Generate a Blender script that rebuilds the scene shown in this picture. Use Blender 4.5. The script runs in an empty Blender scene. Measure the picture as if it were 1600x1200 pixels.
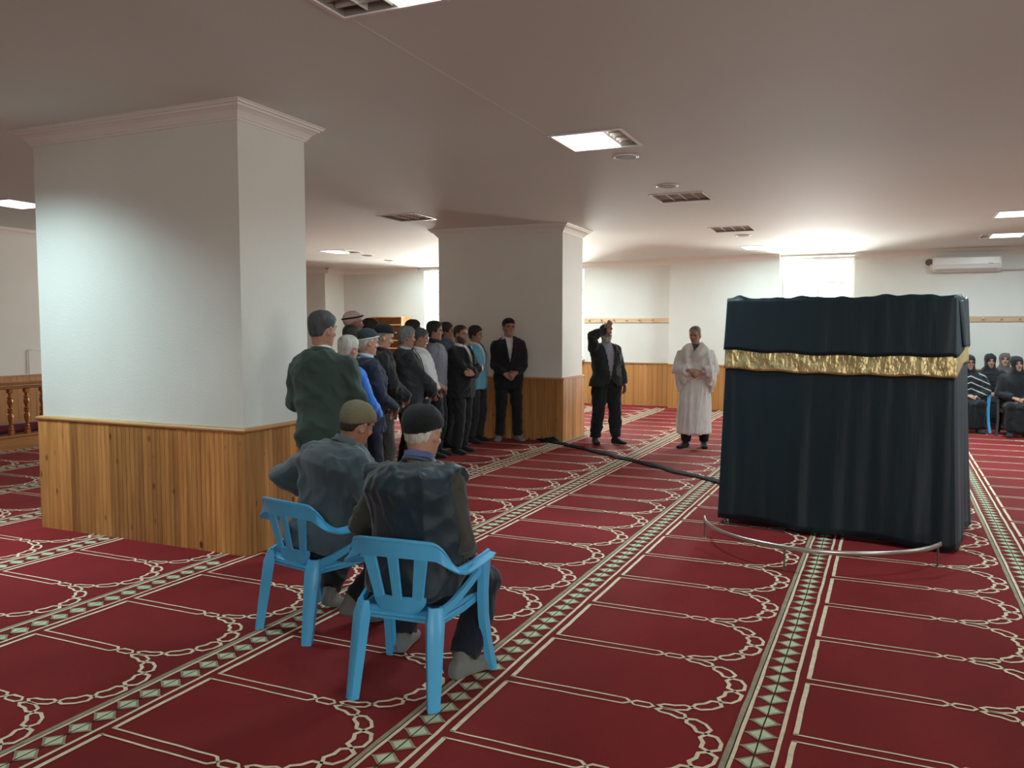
import bpy, bmesh, math, random
import numpy as np
from mathutils import Vector, Matrix, Euler

S = bpy.context.scene
COL = S.collection
R = math.radians
rng = random.Random(7)

# ------------------------------------------------------------------ camera
cam_d = bpy.data.cameras.new('camera')
cam = bpy.data.objects.new('camera', cam_d)
COL.objects.link(cam)
cam.location = (0, 0, 1.6)
cam.rotation_euler = (R(90 - 3.85), 0, R(24.5))
cam_d.sensor_width = 36
cam_d.lens = 36 * 1300 / 1600
cam_d.clip_start = 0.05
cam_d.clip_end = 200
S.camera = cam

# ------------------------------------------------------------------ world, exposure
S.view_settings.view_transform = 'Standard'
S.view_settings.look = 'None'
S.view_settings.gamma = 1
S.view_settings.use_curve_mapping = False
S.view_settings.exposure = 0.0
world = bpy.data.worlds.new('overcast_sky')
S.world = world
world.use_nodes = True
bg = world.node_tree.nodes['Background']
bg.inputs['Color'].default_value = (0.93, 0.97, 1.0, 1)
bg.inputs['Strength'].default_value = 4.0

def area(name, loc, aim, sx, sy, power, color, spread=180):
    """daylight entering by a window, the added fill from behind, or the tubes of one ceiling fitting"""
    l = bpy.data.lights.new(name, 'AREA')
    l.shape = 'RECTANGLE'
    l.size = sx
    l.size_y = sy
    l.energy = power
    l.color = color
    l.spread = R(spread)
    o = bpy.data.objects.new(name, l)
    COL.objects.link(o)
    o.location = loc
    d = Vector(aim)
    o.rotation_euler = d.to_track_quat('-Z', 'Y').to_euler()
    return o

DAY = (1.0, 0.97, 0.92)
COOL = (0.68, 0.93, 1.0)
K = 1.0
KL = 1.0
# far windows, then the row of windows of the right-hand wall, and an added unseen window behind the camera to light the fronts
area('daylight_far_window', (-1.30, 16.98, 1.95), (0.05, -1, -0.12), 1.25, 1.9, 320 * K, DAY)
area('daylight_far_window', (-9.05, 16.98, 1.95), (0.15, -1, -0.12), 1.3, 1.9, 330 * K, DAY)
area('daylight_far_window', (-6.6, 17.03, 1.95), (0.05, -1, -0.12), 1.25, 1.9, 440 * K, DAY)
for wy, pw in ((0.2, 110), (7.0, 22), (11.8, 18)):
    area('daylight_side_window', (6.18, wy, 1.95), (-1, 0, -0.1), 1.4, 1.9, pw * K, DAY)
for wx in (2.2,):
    area('back_fill_light', (wx, -4.68, 1.95), (0, 1, -0.1), 1.4, 1.9, 170 * K, DAY)

# ------------------------------------------------------------------ materials
MATS = {}
def mat(name, color, rough=0.7, metal=0.0, spec=0.5, vary=0.0, vscale=3.0, bump=0.0, bscale=40.0, bstretch=(1, 1, 1),
        sheen=0.0, emis=None, estr=0.0, vstretch=(1, 1, 1), color2=None, sheen_tint=None):
    if name in MATS:
        return MATS[name]
    m = bpy.data.materials.new(name)
    m.use_nodes = True
    nt = m.node_tree
    b = nt.nodes['Principled BSDF']
    b.inputs['Base Color'].default_value = (*color, 1)
    b.inputs['Roughness'].default_value = rough
    b.inputs['Metallic'].default_value = metal
    b.inputs['Specular IOR Level'].default_value = spec
    if sheen:
        b.inputs['Sheen Weight'].default_value = sheen
        b.inputs['Sheen Roughness'].default_value = 0.5
        if sheen_tint:
            b.inputs['Sheen Tint'].default_value = (*sheen_tint, 1)
    if emis:
        b.inputs['Emission Color'].default_value = (*emis, 1)
        b.inputs['Emission Strength'].default_value = estr
    if vary or bump or color2:
        tc = nt.nodes.new('ShaderNodeTexCoord')
    if vary or color2:
        mp = nt.nodes.new('ShaderNodeMapping')
        mp.inputs['Scale'].default_value = vstretch
        nt.links.new(tc.outputs['Object'], mp.inputs['Vector'])
        n = nt.nodes.new('ShaderNodeTexNoise')
        n.inputs['Scale'].default_value = vscale
        n.inputs['Detail'].default_value = 5
        nt.links.new(mp.outputs['Vector'], n.inputs['Vector'])
        r = nt.nodes.new('ShaderNodeValToRGB')
        c2 = color2 if color2 else tuple(min(1, c * (1 + vary)) for c in color)
        c1 = color if color2 else tuple(c * (1 - vary) for c in color)
        r.color_ramp.elements[0].position = 0.3
        r.color_ramp.elements[1].position = 0.7
        r.color_ramp.elements[0].color = (*c1, 1)
        r.color_ramp.elements[1].color = (*c2, 1)
        nt.links.new(n.outputs['Fac'], r.inputs['Fac'])
        nt.links.new(r.outputs['Color'], b.inputs['Base Color'])
    if bump:
        mp = nt.nodes.new('ShaderNodeMapping')
        mp.inputs['Scale'].default_value = bstretch
        nt.links.new(tc.outputs['Object'], mp.inputs['Vector'])
        n = nt.nodes.new('ShaderNodeTexNoise')
        n.inputs['Scale'].default_value = bscale
        n.inputs['Detail'].default_value = 3
        nt.links.new(mp.outputs['Vector'], n.inputs['Vector'])
        bm_ = nt.nodes.new('ShaderNodeBump')
        bm_.inputs['Strength'].default_value = min(1, bump)
        bm_.inputs['Distance'].default_value = 0.01
        nt.links.new(n.outputs['Fac'], bm_.inputs['Height'])
        nt.links.new(bm_.outputs['Normal'], b.inputs['Normal'])
    MATS[name] = m
    return m

def wood_mat(name, light, dark, knots=True, axis='Z'):
    if name in MATS:
        return MATS[name]
    m = bpy.data.materials.new(name)
    m.use_nodes = True
    nt = m.node_tree
    N = nt.nodes.new
    L = nt.links.new
    b = nt.nodes['Principled BSDF']
    b.inputs['Roughness'].default_value = 0.42
    tc = N('ShaderNodeTexCoord')
    oi = N('ShaderNodeObjectInfo')
    mul = N('ShaderNodeMath'); mul.operation = 'MULTIPLY'; mul.inputs[1].default_value = 37.0
    L(oi.outputs['Random'], mul.inputs[0])
    cmb = N('ShaderNodeCombineXYZ')
    L(mul.outputs[0], cmb.inputs[0]); L(mul.outputs[0], cmb.inputs[2])
    add = N('ShaderNodeVectorMath'); add.operation = 'ADD'
    L(tc.outputs['Object'], add.inputs[0]); L(cmb.outputs[0], add.inputs[1])
    st = {'Z': (1, 1, 0.06), 'Y': (1, 0.06, 1), 'X': (0.06, 1, 1)}[axis]
    mp = N('ShaderNodeMapping'); mp.inputs['Scale'].default_value = st
    L(add.outputs[0], mp.inputs['Vector'])
    n1 = N('ShaderNodeTexNoise'); n1.inputs['Scale'].default_value = 28; n1.inputs['Detail'].default_value = 4
    n1.inputs['Distortion'].default_value = 0.6
    L(mp.outputs[0], n1.inputs['Vector'])
    ramp = N('ShaderNodeValToRGB')
    ramp.color_ramp.elements[0].position = 0.32; ramp.color_ramp.elements[0].color = (*dark, 1)
    ramp.color_ramp.elements[1].position = 0.62; ramp.color_ramp.elements[1].color = (*light, 1)
    L(n1.outputs['Fac'], ramp.inputs['Fac'])
    # each board its own tone
    tone = N('ShaderNodeMapRange'); tone.inputs['To Min'].default_value = 0.62; tone.inputs['To Max'].default_value = 1.2
    L(oi.outputs['Random'], tone.inputs['Value'])
    mx = N('ShaderNodeVectorMath'); mx.operation = 'SCALE'
    L(ramp.outputs['Color'], mx.inputs[0]); L(tone.outputs[0], mx.inputs['Scale'])
    out = mx.outputs[0]
    if knots:
        mp2 = N('ShaderNodeMapping'); mp2.inputs['Scale'].default_value = (1, 1, 0.55) if axis == 'Z' else (1, 0.5, 1)
        L(add.outputs[0], mp2.inputs['Vector'])
        v = N('ShaderNodeTexVoronoi'); v.inputs['Scale'].default_value = 7.5
        L(mp2.outputs[0], v.inputs['Vector'])
        kr = N('ShaderNodeValToRGB')
        kr.color_ramp.elements[0].position = 0.07; kr.color_ramp.elements[0].color = (1, 1, 1, 1)
        kr.color_ramp.elements[1].position = 0.15; kr.color_ramp.elements[1].color = (0, 0, 0, 1)
        L(v.outputs['Distance'], kr.inputs['Fac'])
        mk = N('ShaderNodeMix'); mk.data_type = 'RGBA'
        L(kr.outputs['Color'], mk.inputs[0]); L(out, mk.inputs[6])
        mk.inputs[7].default_value = (dark[0] * .28, dark[1] * .2, dark[2] * .2, 1)
        out = mk.outputs[2]
    L(out, b.inputs['Base Color'])
    bp = N('ShaderNodeBump'); bp.inputs['Strength'].default_value = 0.15; bp.inputs['Distance'].default_value = 0.004
    L(n1.outputs['Fac'], bp.inputs['Height']); L(bp.outputs[0], b.inputs['Normal'])
    MATS[name] = m
    return m

M_wall = mat('wall_paint', (0.73, 0.72, 0.655), 0.6, vary=0.03, vscale=1.5, bump=0.12, bscale=60)
M_ceil = mat('ceiling_paint', (0.71, 0.76, 0.72), 0.75, vary=0.02, vscale=0.7, bump=0.10, bscale=14)
M_corn = mat('cornice_plaster', (0.80, 0.77, 0.71), 0.5)
M_white = mat('white_plastic', (0.82, 0.81, 0.78), 0.35)
M_pine = wood_mat('pine_board', (0.62, 0.29, 0.09), (0.44, 0.18, 0.05))
M_pine_h = wood_mat('pine_rail', (0.62, 0.33, 0.12), (0.45, 0.20, 0.06), knots=False, axis='X')
M_pine_y = wood_mat('pine_rail_along', (0.55, 0.25, 0.07), (0.40, 0.16, 0.045), knots=False, axis='Y')
M_pale = wood_mat('pale_board', (0.66, 0.47, 0.29), (0.58, 0.38, 0.22), knots=False, axis='X')
M_bal = mat('varnished_pine', (0.46, 0.175, 0.045), 0.25, vary=0.25, vscale=9, vstretch=(1, 1, .3))
M_shelf = mat('shelf_board', (0.66, 0.36, 0.15), 0.45, vary=0.15, vscale=6, vstretch=(.2, 1, 1))
M_red = mat('red_carpet', (0.225, 0.0175, 0.0195), 0.9, spec=0.12, vary=0.2, vscale=1.6, bump=0.5, bscale=260, sheen=0.05,
            sheen_tint=(1.0, 0.5, 0.45), vstretch=(1, .5, 1))
M_cream = mat('cream_pile', (0.80, 0.65, 0.45), 0.95, spec=0.2, vary=0.15, vscale=20, sheen=0.1)
M_pale_green = mat('pale_green_pile', (0.58, 0.63, 0.41), 0.95, spec=0.2, vary=0.12, vscale=18, sheen=0.1)
M_olive = mat('olive_pile', (0.36, 0.29, 0.20), 0.95, spec=0.2, vary=0.15, vscale=18)
M_darkline = mat('dark_pile', (0.035, 0.03, 0.014), 0.95, spec=0.2)
M_maroon = mat('maroon_carpet', (0.20, 0.025, 0.04), 0.9, vary=0.2, vscale=5, sheen=0.2)
M_black_metal = mat('dark_metal', (0.03, 0.03, 0.03), 0.4, metal=0.7)

# ------------------------------------------------------------------ mesh helpers
def mesh_obj(name, verts, faces, m=None, parent=None, smooth=False, mi=None, auto=None):
    me = bpy.data.meshes.new(name)
    me.from_pydata([tuple(v) for v in verts], [], [tuple(int(i) for i in f) for f in faces])
    ms = m if isinstance(m, (list, tuple)) else ([m] if m else [])
    for q in ms:
        me.materials.append(q)
    if mi is not None:
        me.polygons.foreach_set('material_index', np.asarray(mi, dtype=np.int32))
    if smooth:
        me.polygons.foreach_set('use_smooth', np.ones(len(me.polygons), dtype=bool))
    me.update()
    if auto is not None:
        me.set_sharp_from_angle(angle=R(auto))
    o = bpy.data.objects.new(name, me)
    COL.objects.link(o)
    if parent:
        o.parent = parent
    return o

class MB:
    """collects shapes, then links them as one mesh"""
    def __init__(s):
        s.v = []; s.f = []; s.mi = []; s.cur = 0
    def add(s, v, f, mi=None):
        n = len(s.v)
        s.v += [tuple(p) for p in v]
        s.f += [tuple(i + n for i in q) for q in f]
        s.mi += [s.cur if mi is None else mi] * len(f)
        return s
    def box(s, x0, x1, y0, y1, z0, z1, bev=0.0):
        if bev <= 0:
            v = [(x, y, z) for z in (z0, z1) for y in (y0, y1) for x in (x0, x1)]
            f = [(0, 2, 3, 1), (4, 5, 7, 6), (0, 1, 5, 4), (2, 6, 7, 3), (0, 4, 6, 2), (1, 3, 7, 5)]
            return s.add(v, f)
        b = min(bev, (x1 - x0) * .45, (y1 - y0) * .45, (z1 - z0) * .45)
        rings = []
        for z, i in ((z0, b), (z0 + b, 0), (z1 - b, 0), (z1, b)):
            a0, a1, c0, c1 = x0 + i, x1 - i, y0 + i, y1 - i
            k = b if i == 0 else b * .5
            rings.append([(a0 + k, c0, z), (a1 - k, c0, z), (a1, c0 + k, z), (a1, c1 - k, z),
                          (a1 - k, c1, z), (a0 + k, c1, z), (a0, c1 - k, z), (a0, c0 + k, z)])
        return s.rings(rings)
    def rings(s, rings, cap=True, closed=True):
        n = len(rings[0]); v = [p for r in rings for p in r]; f = []
        for i in range(len(rings) - 1):
            for j in range(n if closed else n - 1):
                a = i * n + j; b = i * n + (j + 1) % n
                f.append((a, b, b + n, a + n))
        if cap:
            f.append(tuple(range(n - 1, -1, -1)))
            f.append(tuple((len(rings) - 1) * n + j for j in range(n)))
        return s.add(v, f)
    def tube(s, pts, rad, seg=10, cap=True):
        pts = [Vector(p) for p in pts]
        if not hasattr(rad, '__len__'):
            rad = [rad] * len(pts)
        rings = []; up = None
        for i, p in enumerate(pts):
            t = (pts[min(i + 1, len(pts) - 1)] - pts[max(i - 1, 0)])
            t = t.normalized() if t.length > 1e-9 else Vector((0, 0, 1))
            if up is None:
                up = t.orthogonal().normalized()
            up = (up - t * up.dot(t)).normalized()
            w = t.cross(up)
            rings.append([tuple(p + (up * math.cos(a) + w * math.sin(a)) * rad[i])
                          for a in (2 * math.pi * k / seg for k in range(seg))])
        return s.rings(rings, cap)
    def lathe(s, prof, cx=0, cy=0, seg=14):
        return s.rings([[(cx + r * math.cos(2 * math.pi * k / seg), cy + r * math.sin(2 * math.pi * k / seg), z)
                         for k in range(seg)] for r, z in prof])
    def build(s, name, m, parent=None, smooth=False, auto=None):
        return mesh_obj(name, s.v, s.f, m, parent, smooth, s.mi if isinstance(m, (list, tuple)) else None, auto)

def empty(name, loc=(0, 0, 0), rz=0.0):
    o = bpy.data.objects.new(name, None)
    o.empty_display_size = 0.1
    COL.objects.link(o)
    o.location = loc
    o.rotation_euler = (0, 0, rz)
    return o

def tag(o, label=None, cat=None, group=None, kind=None):
    if label: o['label'] = label
    if cat: o['category'] = cat
    if group: o['group'] = group
    if kind: o['kind'] = kind
    return o

def copy_tree(o, parent=None):
    c = o.copy()
    COL.objects.link(c)
    if parent:
        c.parent = parent
        c.matrix_parent_inverse = o.matrix_parent_inverse
    for ch in list(o.children):
        copy_tree(ch, c)
    return c

def cz(y):
    """height of the slightly sloping ceiling"""
    return 3.13 - 0.0123 * (y - 4.4)
# ================================================================== the room
XL, XR, YB, YF = -12.0, 6.0, -4.5, 16.6

# ---- ceiling fittings: (cx, cy, lit span as fractions of the width, or None)
FIX = [(-2.24, 3.24, (0.56, 1.0)), (-2.21, 6.48, (0.0, 0.72)), (-2.20, 9.43, None), (-2.15, 12.42, None),
       (-2.12, 15.05, (0.0, 1.0)),
       (-5.98, 3.28, (0.0, 1.0)), (-5.90, 6.40, None), (-5.90, 9.60, None), (-5.9, 14.9, (0.0, 1.0)),
       (-9.72, 6.80, (0.0, 1.0)), (-9.42, 12.95, (0.0, 0.5)), (-9.50, 15.45, (0.0, 1.0)),
       (1.45, 12.26, (0.0, 1.0)), (1.48, 14.70, (0.26, 1.0)), (1.45, 9.30, (0.0, 1.0)), (1.45, 6.2, (0.0, 1.0)), (1.45, 3.0, None)]  # the two full panels out of view here are lit to brighten the right floor
HS = 0.29

def sheet_with_holes(name, x0, x1, y0, y1, zf, holes, thick, m):
    xs = sorted({x0, x1} | {h[0] for h in holes} | {h[1] for h in holes})
    ys = sorted({y0, y1} | {h[2] for h in holes} | {h[3] for h in holes})
    mb = MB()
    for i in range(len(xs) - 1):
        for j in range(len(ys) - 1):
            cx, cy = (xs[i] + xs[i + 1]) / 2, (ys[j] + ys[j + 1]) / 2
            if any(h[0] < cx < h[1] and h[2] < cy < h[3] for h in holes):
                continue
            a, b, c, d = xs[i], xs[i + 1], ys[j], ys[j + 1]
            v = [(a, c, zf(c)), (b, c, zf(c)), (b, d, zf(d)), (a, d, zf(d))]
            mb.add(v, [(0, 3, 2, 1)])
            mb.add([(p[0], p[1], p[2] + thick) for p in v], [(0, 1, 2, 3)])
    return mb.build(name, m)

holes = [(cx - HS, cx + HS, cy - HS, cy + HS) for cx, cy, _ in FIX]
ceil = sheet_with_holes('ceiling', -14.2, XR + .3, YB - .3, 17.2, cz, holes, 0.16, M_ceil)
tag(ceil, kind='structure')

sm_ = MB().rings([[(-2.502, y, cz(y) - .0012), (-2.498, y, cz(y) - .0012), (-2.494, y, cz(y) + .001), (-2.506, y, cz(y) + .001)] for y in (3.56, 5.0, 6.18)])
sm_.build('plaster_joint', M_ceil, ceil)
fl = MB()
fl.box(-14.2, XR + .3, YB - .3, 17.2, -0.10, 0)
floor = fl.build('floor', M_red)
tag(floor, kind='structure')

# ---- plain walls (boxes); windows are real openings
def wall(name, boxes, m=M_wall):
    mb = MB()
    for b in boxes:
        mb.box(*b)
    o = mb.build(name, m)
    tag(o, kind='structure')
    return o

HT = 3.3
wall('wall_far_left', [
    (-13.5, -9.77, 16.6, 16.95, 0, HT),                       # behind the shoe rack
    (-9.77, -8.40, 16.6, 16.95, 0, 0.95), (-9.77, -8.40, 16.6, 16.95, 2.90, HT),
    (-8.40, -7.25, 16.6, 16.95, 0, HT)])
wall('wall_far_centre', [
    (-7.25, -5.95, 16.75, 17.0, 0, 0.95), (-7.25, -5.95, 16.75, 17.0, 2.90, HT),
    (-5.95, -4.05, 16.75, 17.0, 0, HT)])
wall('wall_far_pier', [(-4.05, -1.95, 16.42, 17.0, 0, HT)])   # wall column left of the window
wall('wall_far_window', [(-1.95, -0.65, 16.6, 17.0, 0, 0.95), (-1.95, -0.65, 16.6, 17.0, 2.935, HT)])
wall('wall_far_right', [(-0.65, XR + .3, 16.6, 17.0, 0, HT)])
wall('wall_far_column', [(-13.5, -12.0, 15.87, 16.6, 0, HT)])
wall('wall_left', [(-12.3, XL, YB, 13.0, 0, HT), (-13.8, -13.5, 13.0, 17.0, 0, HT), (-13.5, -12.0, 12.7, 13.0, 0, HT)])
bb = []
prev = -12.3
for wx in (2.2,):  # opening for the added window that carries the fill from behind
    bb.append((prev, wx - .75, YB - .3, YB, 0, HT))
    bb.append((wx - .75, wx + .75, YB - .3, YB, 0, 0.95))
    bb.append((wx - .75, wx + .75, YB - .3, YB, 2.9, HT))
    prev = wx + .75
bb.append((prev, XR + .3, YB - .3, YB, 0, HT))
wall('wall_back', bb)
rb = []
prev = YB
for wy in (0.2, 7.0, 11.8):
    rb.append((XR, XR + .3, prev, wy - .75, 0, HT))
    rb.append((XR, XR + .3, wy - .75, wy + .75, 0, 0.95))
    rb.append((XR, XR + .3, wy - .75, wy + .75, 2.9, HT))
    prev = wy + .75
rb.append((XR, XR + .3, prev, 17.0, 0, HT))
wall('wall_right', rb)

# ---- windows: frame, mullions, panes
M_frame = mat('window_frame_white', (0.80, 0.80, 0.78), 0.35)
def glass_mat():
    m = bpy.data.materials.new('window_glass')
    m.use_nodes = True
    nt = m.node_tree
    nt.nodes.clear()
    o = nt.nodes.new('ShaderNodeOutputMaterial')
    t = nt.nodes.new('ShaderNodeBsdfTransparent')
    t.inputs[0].default_value = (0.95, 0.97, 0.96, 1)
    g = nt.nodes.new('ShaderNodeBsdfGlossy'); g.inputs['Roughness'].default_value = 0.03
    f = nt.nodes.new('ShaderNodeFresnel'); f.inputs[0].default_value = 1.45
    x = nt.nodes.new('ShaderNodeMixShader')
    nt.links.new(f.outputs[0], x.inputs[0]); nt.links.new(t.outputs[0], x.inputs[1]); nt.links.new(g.outputs[0], x.inputs[2])
    nt.links.new(x.outputs[0], o.inputs[0])
    return m
M_glass = glass_mat()

def window(n, x0, x1, z0, z1, loc, rz, cols, bars):
    """in the local frame the window faces -y; bars are heights of the horizontal rails"""
    root = empty('window_%d' % n, loc, rz)
    tag(root, kind='structure')
    f = MB()
    t = 0.055
    f.box(x0, x0 + t, -.03, .03, z0, z1, .006); f.box(x1 - t, x1, -.03, .03, z0, z1, .006)
    f.box(x0 + t, x1 - t, -.03, .03, z0, z0 + t, .006); f.box(x0 + t, x1 - t, -.03, .03, z1 - t, z1, .006)
    f.build('window_frame', M_frame, root)
    zs = [z0 + t] + list(bars) + [z1 - t]
    xs = [x0 + t + (x1 - x0 - 2 * t) * i / cols for i in range(cols + 1)]
    for b in bars:
        MB().box(x0 + t, x1 - t, -.022, .022, b - .022, b + .022, .005).build('glazing_bar', M_frame, root)
    for i in range(1, cols):
        MB().box(xs[i] - .03, xs[i] + .03, -.026, .026, z0 + t, (bars[-1] if bars else z1 - t), .005).build('glazing_bar', M_frame, root)
    for i in range(cols):
        for j in range(len(zs) - 1):
            MB().box(xs[i], xs[i + 1], -.003, .003, zs[j], zs[j + 1]).build('pane', M_glass, root)
    MB().box(x0 - .02, x1 + .02, -.28, -.03, z0 - .03, z0 + .0, .008).build('window_sill', M_white, root)
    return root
window(1, -0.65, 0.65, 0.95, 2.935, (-1.30, 16.86, 0), 0, 2, [1.75, 2.45])
window(2, -0.685, 0.685, 0.95, 2.90, (-9.085, 16.82, 0), 0, 2, [1.92, 2.42])
window(3, -0.65, 0.65, 0.95, 2.90, (-6.6, 16.9, 0), 0, 2, [1.92, 2.42])
for k, wy in enumerate((0.2, 7.0, 11.8)):
    window(4 + k, -0.75, 0.75, 0.95, 2.9, (XR + .12, wy, 0), -R(90), 2, [2.42])

for k, wx in enumerate((2.2,)):
    window(7 + k, -0.75, 0.75, 0.95, 2.9, (wx, YB - .12, 0), R(180), 2, [2.42])  # unseen window added along with the fill lamp behind the camera

# ---- cornices
PROF = [(0, -.112), (.010, -.112), (.014, -.100), (.022, -.096), (.030, -.082), (.048, -.058), (.074, -.040), (.086, -.036),
        (.088, -.024), (.104, -.020), (.108, -.008), (.118, -.006), (.118, .03)]
def cornice_ring(x0, x1, y0, y1, parent):
    mb = MB()
    rings = []
    for o, z in PROF:
        r = []
        for (x, y) in ((x0 - o, y0 - o), (x1 + o, y0 - o), (x1 + o, y1 + o), (x0 - o, y1 + o)):
            r.append((x, y, cz(y) + z))
        rings.append(r)
    v = [p for r in rings for p in r]; f = []
    for i in range(len(rings) - 1):
        for j in range(4):
            a = i * 4 + j; b = i * 4 + (j + 1) % 4
            f.append((a, b, b + 4, a + 4))
    mb.add(v, f)
    o = mb.build('cornice', M_corn, parent)
    return o
def cornice_run(name, a, b, n):
    """along a-b, n the direction out of the wall"""
    mb = MB(); v = []; f = []
    for (x, y) in (a, b):
        for o, z in PROF:
            v.append((x + n[0] * o, y + n[1] * o, cz(y) + z))
    k = len(PROF)
    for i in range(k - 1):
        f.append((i, i + 1, k + i + 1, k + i))
    mb.add(v, f)
    o = mb.build(name, M_corn)
    tag(o, kind='structure')
    return o
cornice_run('trim_1', (-12.0, 16.6), (-9.9, 16.6), (0, -1))
cornice_run('trim_2', (-13.5, 15.87), (-11.9, 15.87), (0, -1))
cornice_run('trim_3', (-12.0, 15.87), (-12.0, 16.6), (1, 0))
cornice_run('trim_4', (-5.95, 16.75), (-4.05, 16.75), (0, -1))
cornice_run('trim_5', (-4.05, 16.42), (-1.95, 16.42), (0, -1))
cornice_run('trim_6', (-0.65, 16.6), (XR, 16.6), (0, -1))
cornice_run('trim_7', (XL, YB), (XL, 13.0), (1, 0))
cornice_run('trim_8', (XR, YB), (XR, 16.6), (-1, 0))

# ---- boards
WH = 0.885
def plank_mesh(w, h, d=.016):
    e = .004
    c = w / 2
    prof = [(0, 0), (0, d - e), (e, d), (c - e * .8, d), (c, d - e * 1.2), (c + e * .8, d), (w - e, d), (w, d - e), (w, 0)]
    n = len(prof)
    v = [(x, -y, z) for z in (0, h) for x, y in prof]
    f = [(i, i + 1, n + i + 1, n + i) for i in range(n - 1)]
    f.append(tuple(range(n, 2 * n)))
    me = bpy.data.meshes.new('plank')
    me.from_pydata(v, [], f)
    me.materials.append(M_pine)
    me.update()
    return me
_pl = {}
def planks(parent, a, ang, length, h, w=0.0885):
    """a run of boards from point a along direction ang, facing the right of that direction"""
    n = max(1, round(length / w)); ww = length / n
    key = (round(ww, 4), h)
    if key not in _pl:
        _pl[key] = plank_mesh(ww - .0015, h)
    for i in range(n):
        o = bpy.data.objects.new('plank', _pl[key])
        COL.objects.link(o)
        o.parent = parent
        o.location = (a[0] + math.cos(ang) * ww * i, a[1] + math.sin(ang) * ww * i, 0)
        o.rotation_euler = (0, 0, ang)

def pillar(name, x0, x1, y0, y1):
    """x0..y1: outer faces of the boarding at the foot"""
    t = .03
    mb = MB().box(x0 + t, x1 - t, y0 + t, y1 - t, 0, cz(y1) + .02)
    p = mb.build(name, M_wall)
    tag(p, kind='structure')
    cornice_ring(x0 + t, x1 - t, y0 + t, y1 - t, p)
    b = .014
    planks(p, (x0 + b, y0 + .016), 0, x1 - x0 - 2 * b, WH - .012)
    planks(p, (x1 - .016, y0 + b), R(90), y1 - y0 - 2 * b, WH - .012)
    planks(p, (x0 + .016, y1 - b), R(-90), y1 - y0 - 2 * b, WH - .012)
    planks(p, (x1 - b, y1 - .016), R(180), x1 - x0 - 2 * b, WH - .012)
    for cx, cy in ((x0, y0), (x1 - .02, y0), (x0, y1 - .02), (x1 - .02, y1 - .02)):
        MB().box(cx, cx + .02, cy, cy + .02, 0, WH - .012, .005).build('corner_bead', M_pine, p)
    # rail cap: frame of four mitred rails
    o = .012
    for i, (a, b2, n) in enumerate((((x0, y0), (x1, y0), (0, -1)), ((x1, y0), (x1, y1), (1, 0)),
                                    ((x1, y1), (x0, y1), (0, 1)), ((x0, y1), (x0, y0), (-1, 0)))):
        dx, dy = b2[0] - a[0], b2[1] - a[1]
        l = math.hypot(dx, dy); ux, uy = dx / l, dy / l
        rr = []
        for (px, py), sgn in ((a, -1), (b2, 1)):
            ring = []
            for off, z in ((-.032, 0), (.006, 0), (o, .006), (o, .016), (.004, .024), (-.02, .028), (-.032, .028)):
                ring.append((px + n[0] * off + ux * sgn * off, py + n[1] * off + uy * sgn * off, WH - .012 + z))
            rr.append(ring)
        MB().rings(rr).build('dado_rail', M_pine_h if n[0] == 0 else M_pine_y, p)
    return p
P1 = pillar('pillar', -6.20, -4.07, 4.45, 5.22)
P2 = pillar('pillar', -6.22, -4.18, 10.91, 11.80)

# ---- wainscot of the far walls: grooved boarding, boards too small to tell apart
def wainscot(name, a, b, n, h=.86):
    dx, dy = b[0] - a[0], b[1] - a[1]
    l = math.hypot(dx, dy); ux, uy = dx / l, dy / l
    k = max(1, round(l / .1)); w = l / k
    mb = MB()
    for i in range(k):
        for s0, s1 in ((.002, w - .002),):
            p0 = (a[0] + ux * (i * w + s0), a[1] + uy * (i * w + s0)); p1 = (a[0] + ux * (i * w + s1), a[1] + uy * (i * w + s1))
            d = .018
            q = [(p0[0], p0[1]), (p0[0] + n[0] * d, p0[1] + n[1] * d), (p1[0] + n[0] * d, p1[1] + n[1] * d), (p1[0], p1[1])]
            mb.rings([[(x, y, 0) for x, y in q], [(x, y, h) for x, y in q]])
    o = mb.build(name, M_pine_w)
    tag(o, kind='structure')
    x0, x1 = sorted((a[0], b[0])); y0, y1 = sorted((a[1], b[1]))
    c = MB().box(min(x0, x0 + n[0] * .035), max(x1, x1 + n[0] * .035), min(y0, y0 + n[1] * .035), max(y1, y1 + n[1] * .035), h, h + .025)
    c.build('dado_rail', M_pine_h if n[0] == 0 else M_pine_y, o)
    return o
M_pine_w = mat('pine_boarding', (0.40, 0.17, 0.05), 0.42, color2=(0.60, 0.29, 0.09), vscale=5.5, vstretch=(1, 1, .05))
wainscot('baseboard_far_left', (-12.0, 16.6), (-8.4, 16.6), (0, -1))
wainscot('baseboard_far', (-8.4, 16.75 - .15), (-7.25, 16.6), (0, -1))
wainscot('baseboard_far_centre', (-7.25, 16.75), (-4.05, 16.75), (0, -1))
wainscot('baseboard_far_column', (-4.05, 16.42), (-1.95, 16.42), (0, -1))
wainscot('baseboard_far_right', (-1.95, 16.6), (XR, 16.6), (0, -1))
wainscot('baseboard_left', (-12.0, YB), (-12.0, 13.0), (1, 0), .865)
wainscot('baseboard_right', (XR, YB), (XR, 16.6), (-1, 0))
wainscot('baseboard_corner', (-13.5, 15.87), (-12.0, 15.87), (0, -1))
wainscot('baseboard_return', (-12.0, 15.87), (-12.0, 16.6), (1, 0))

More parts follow.
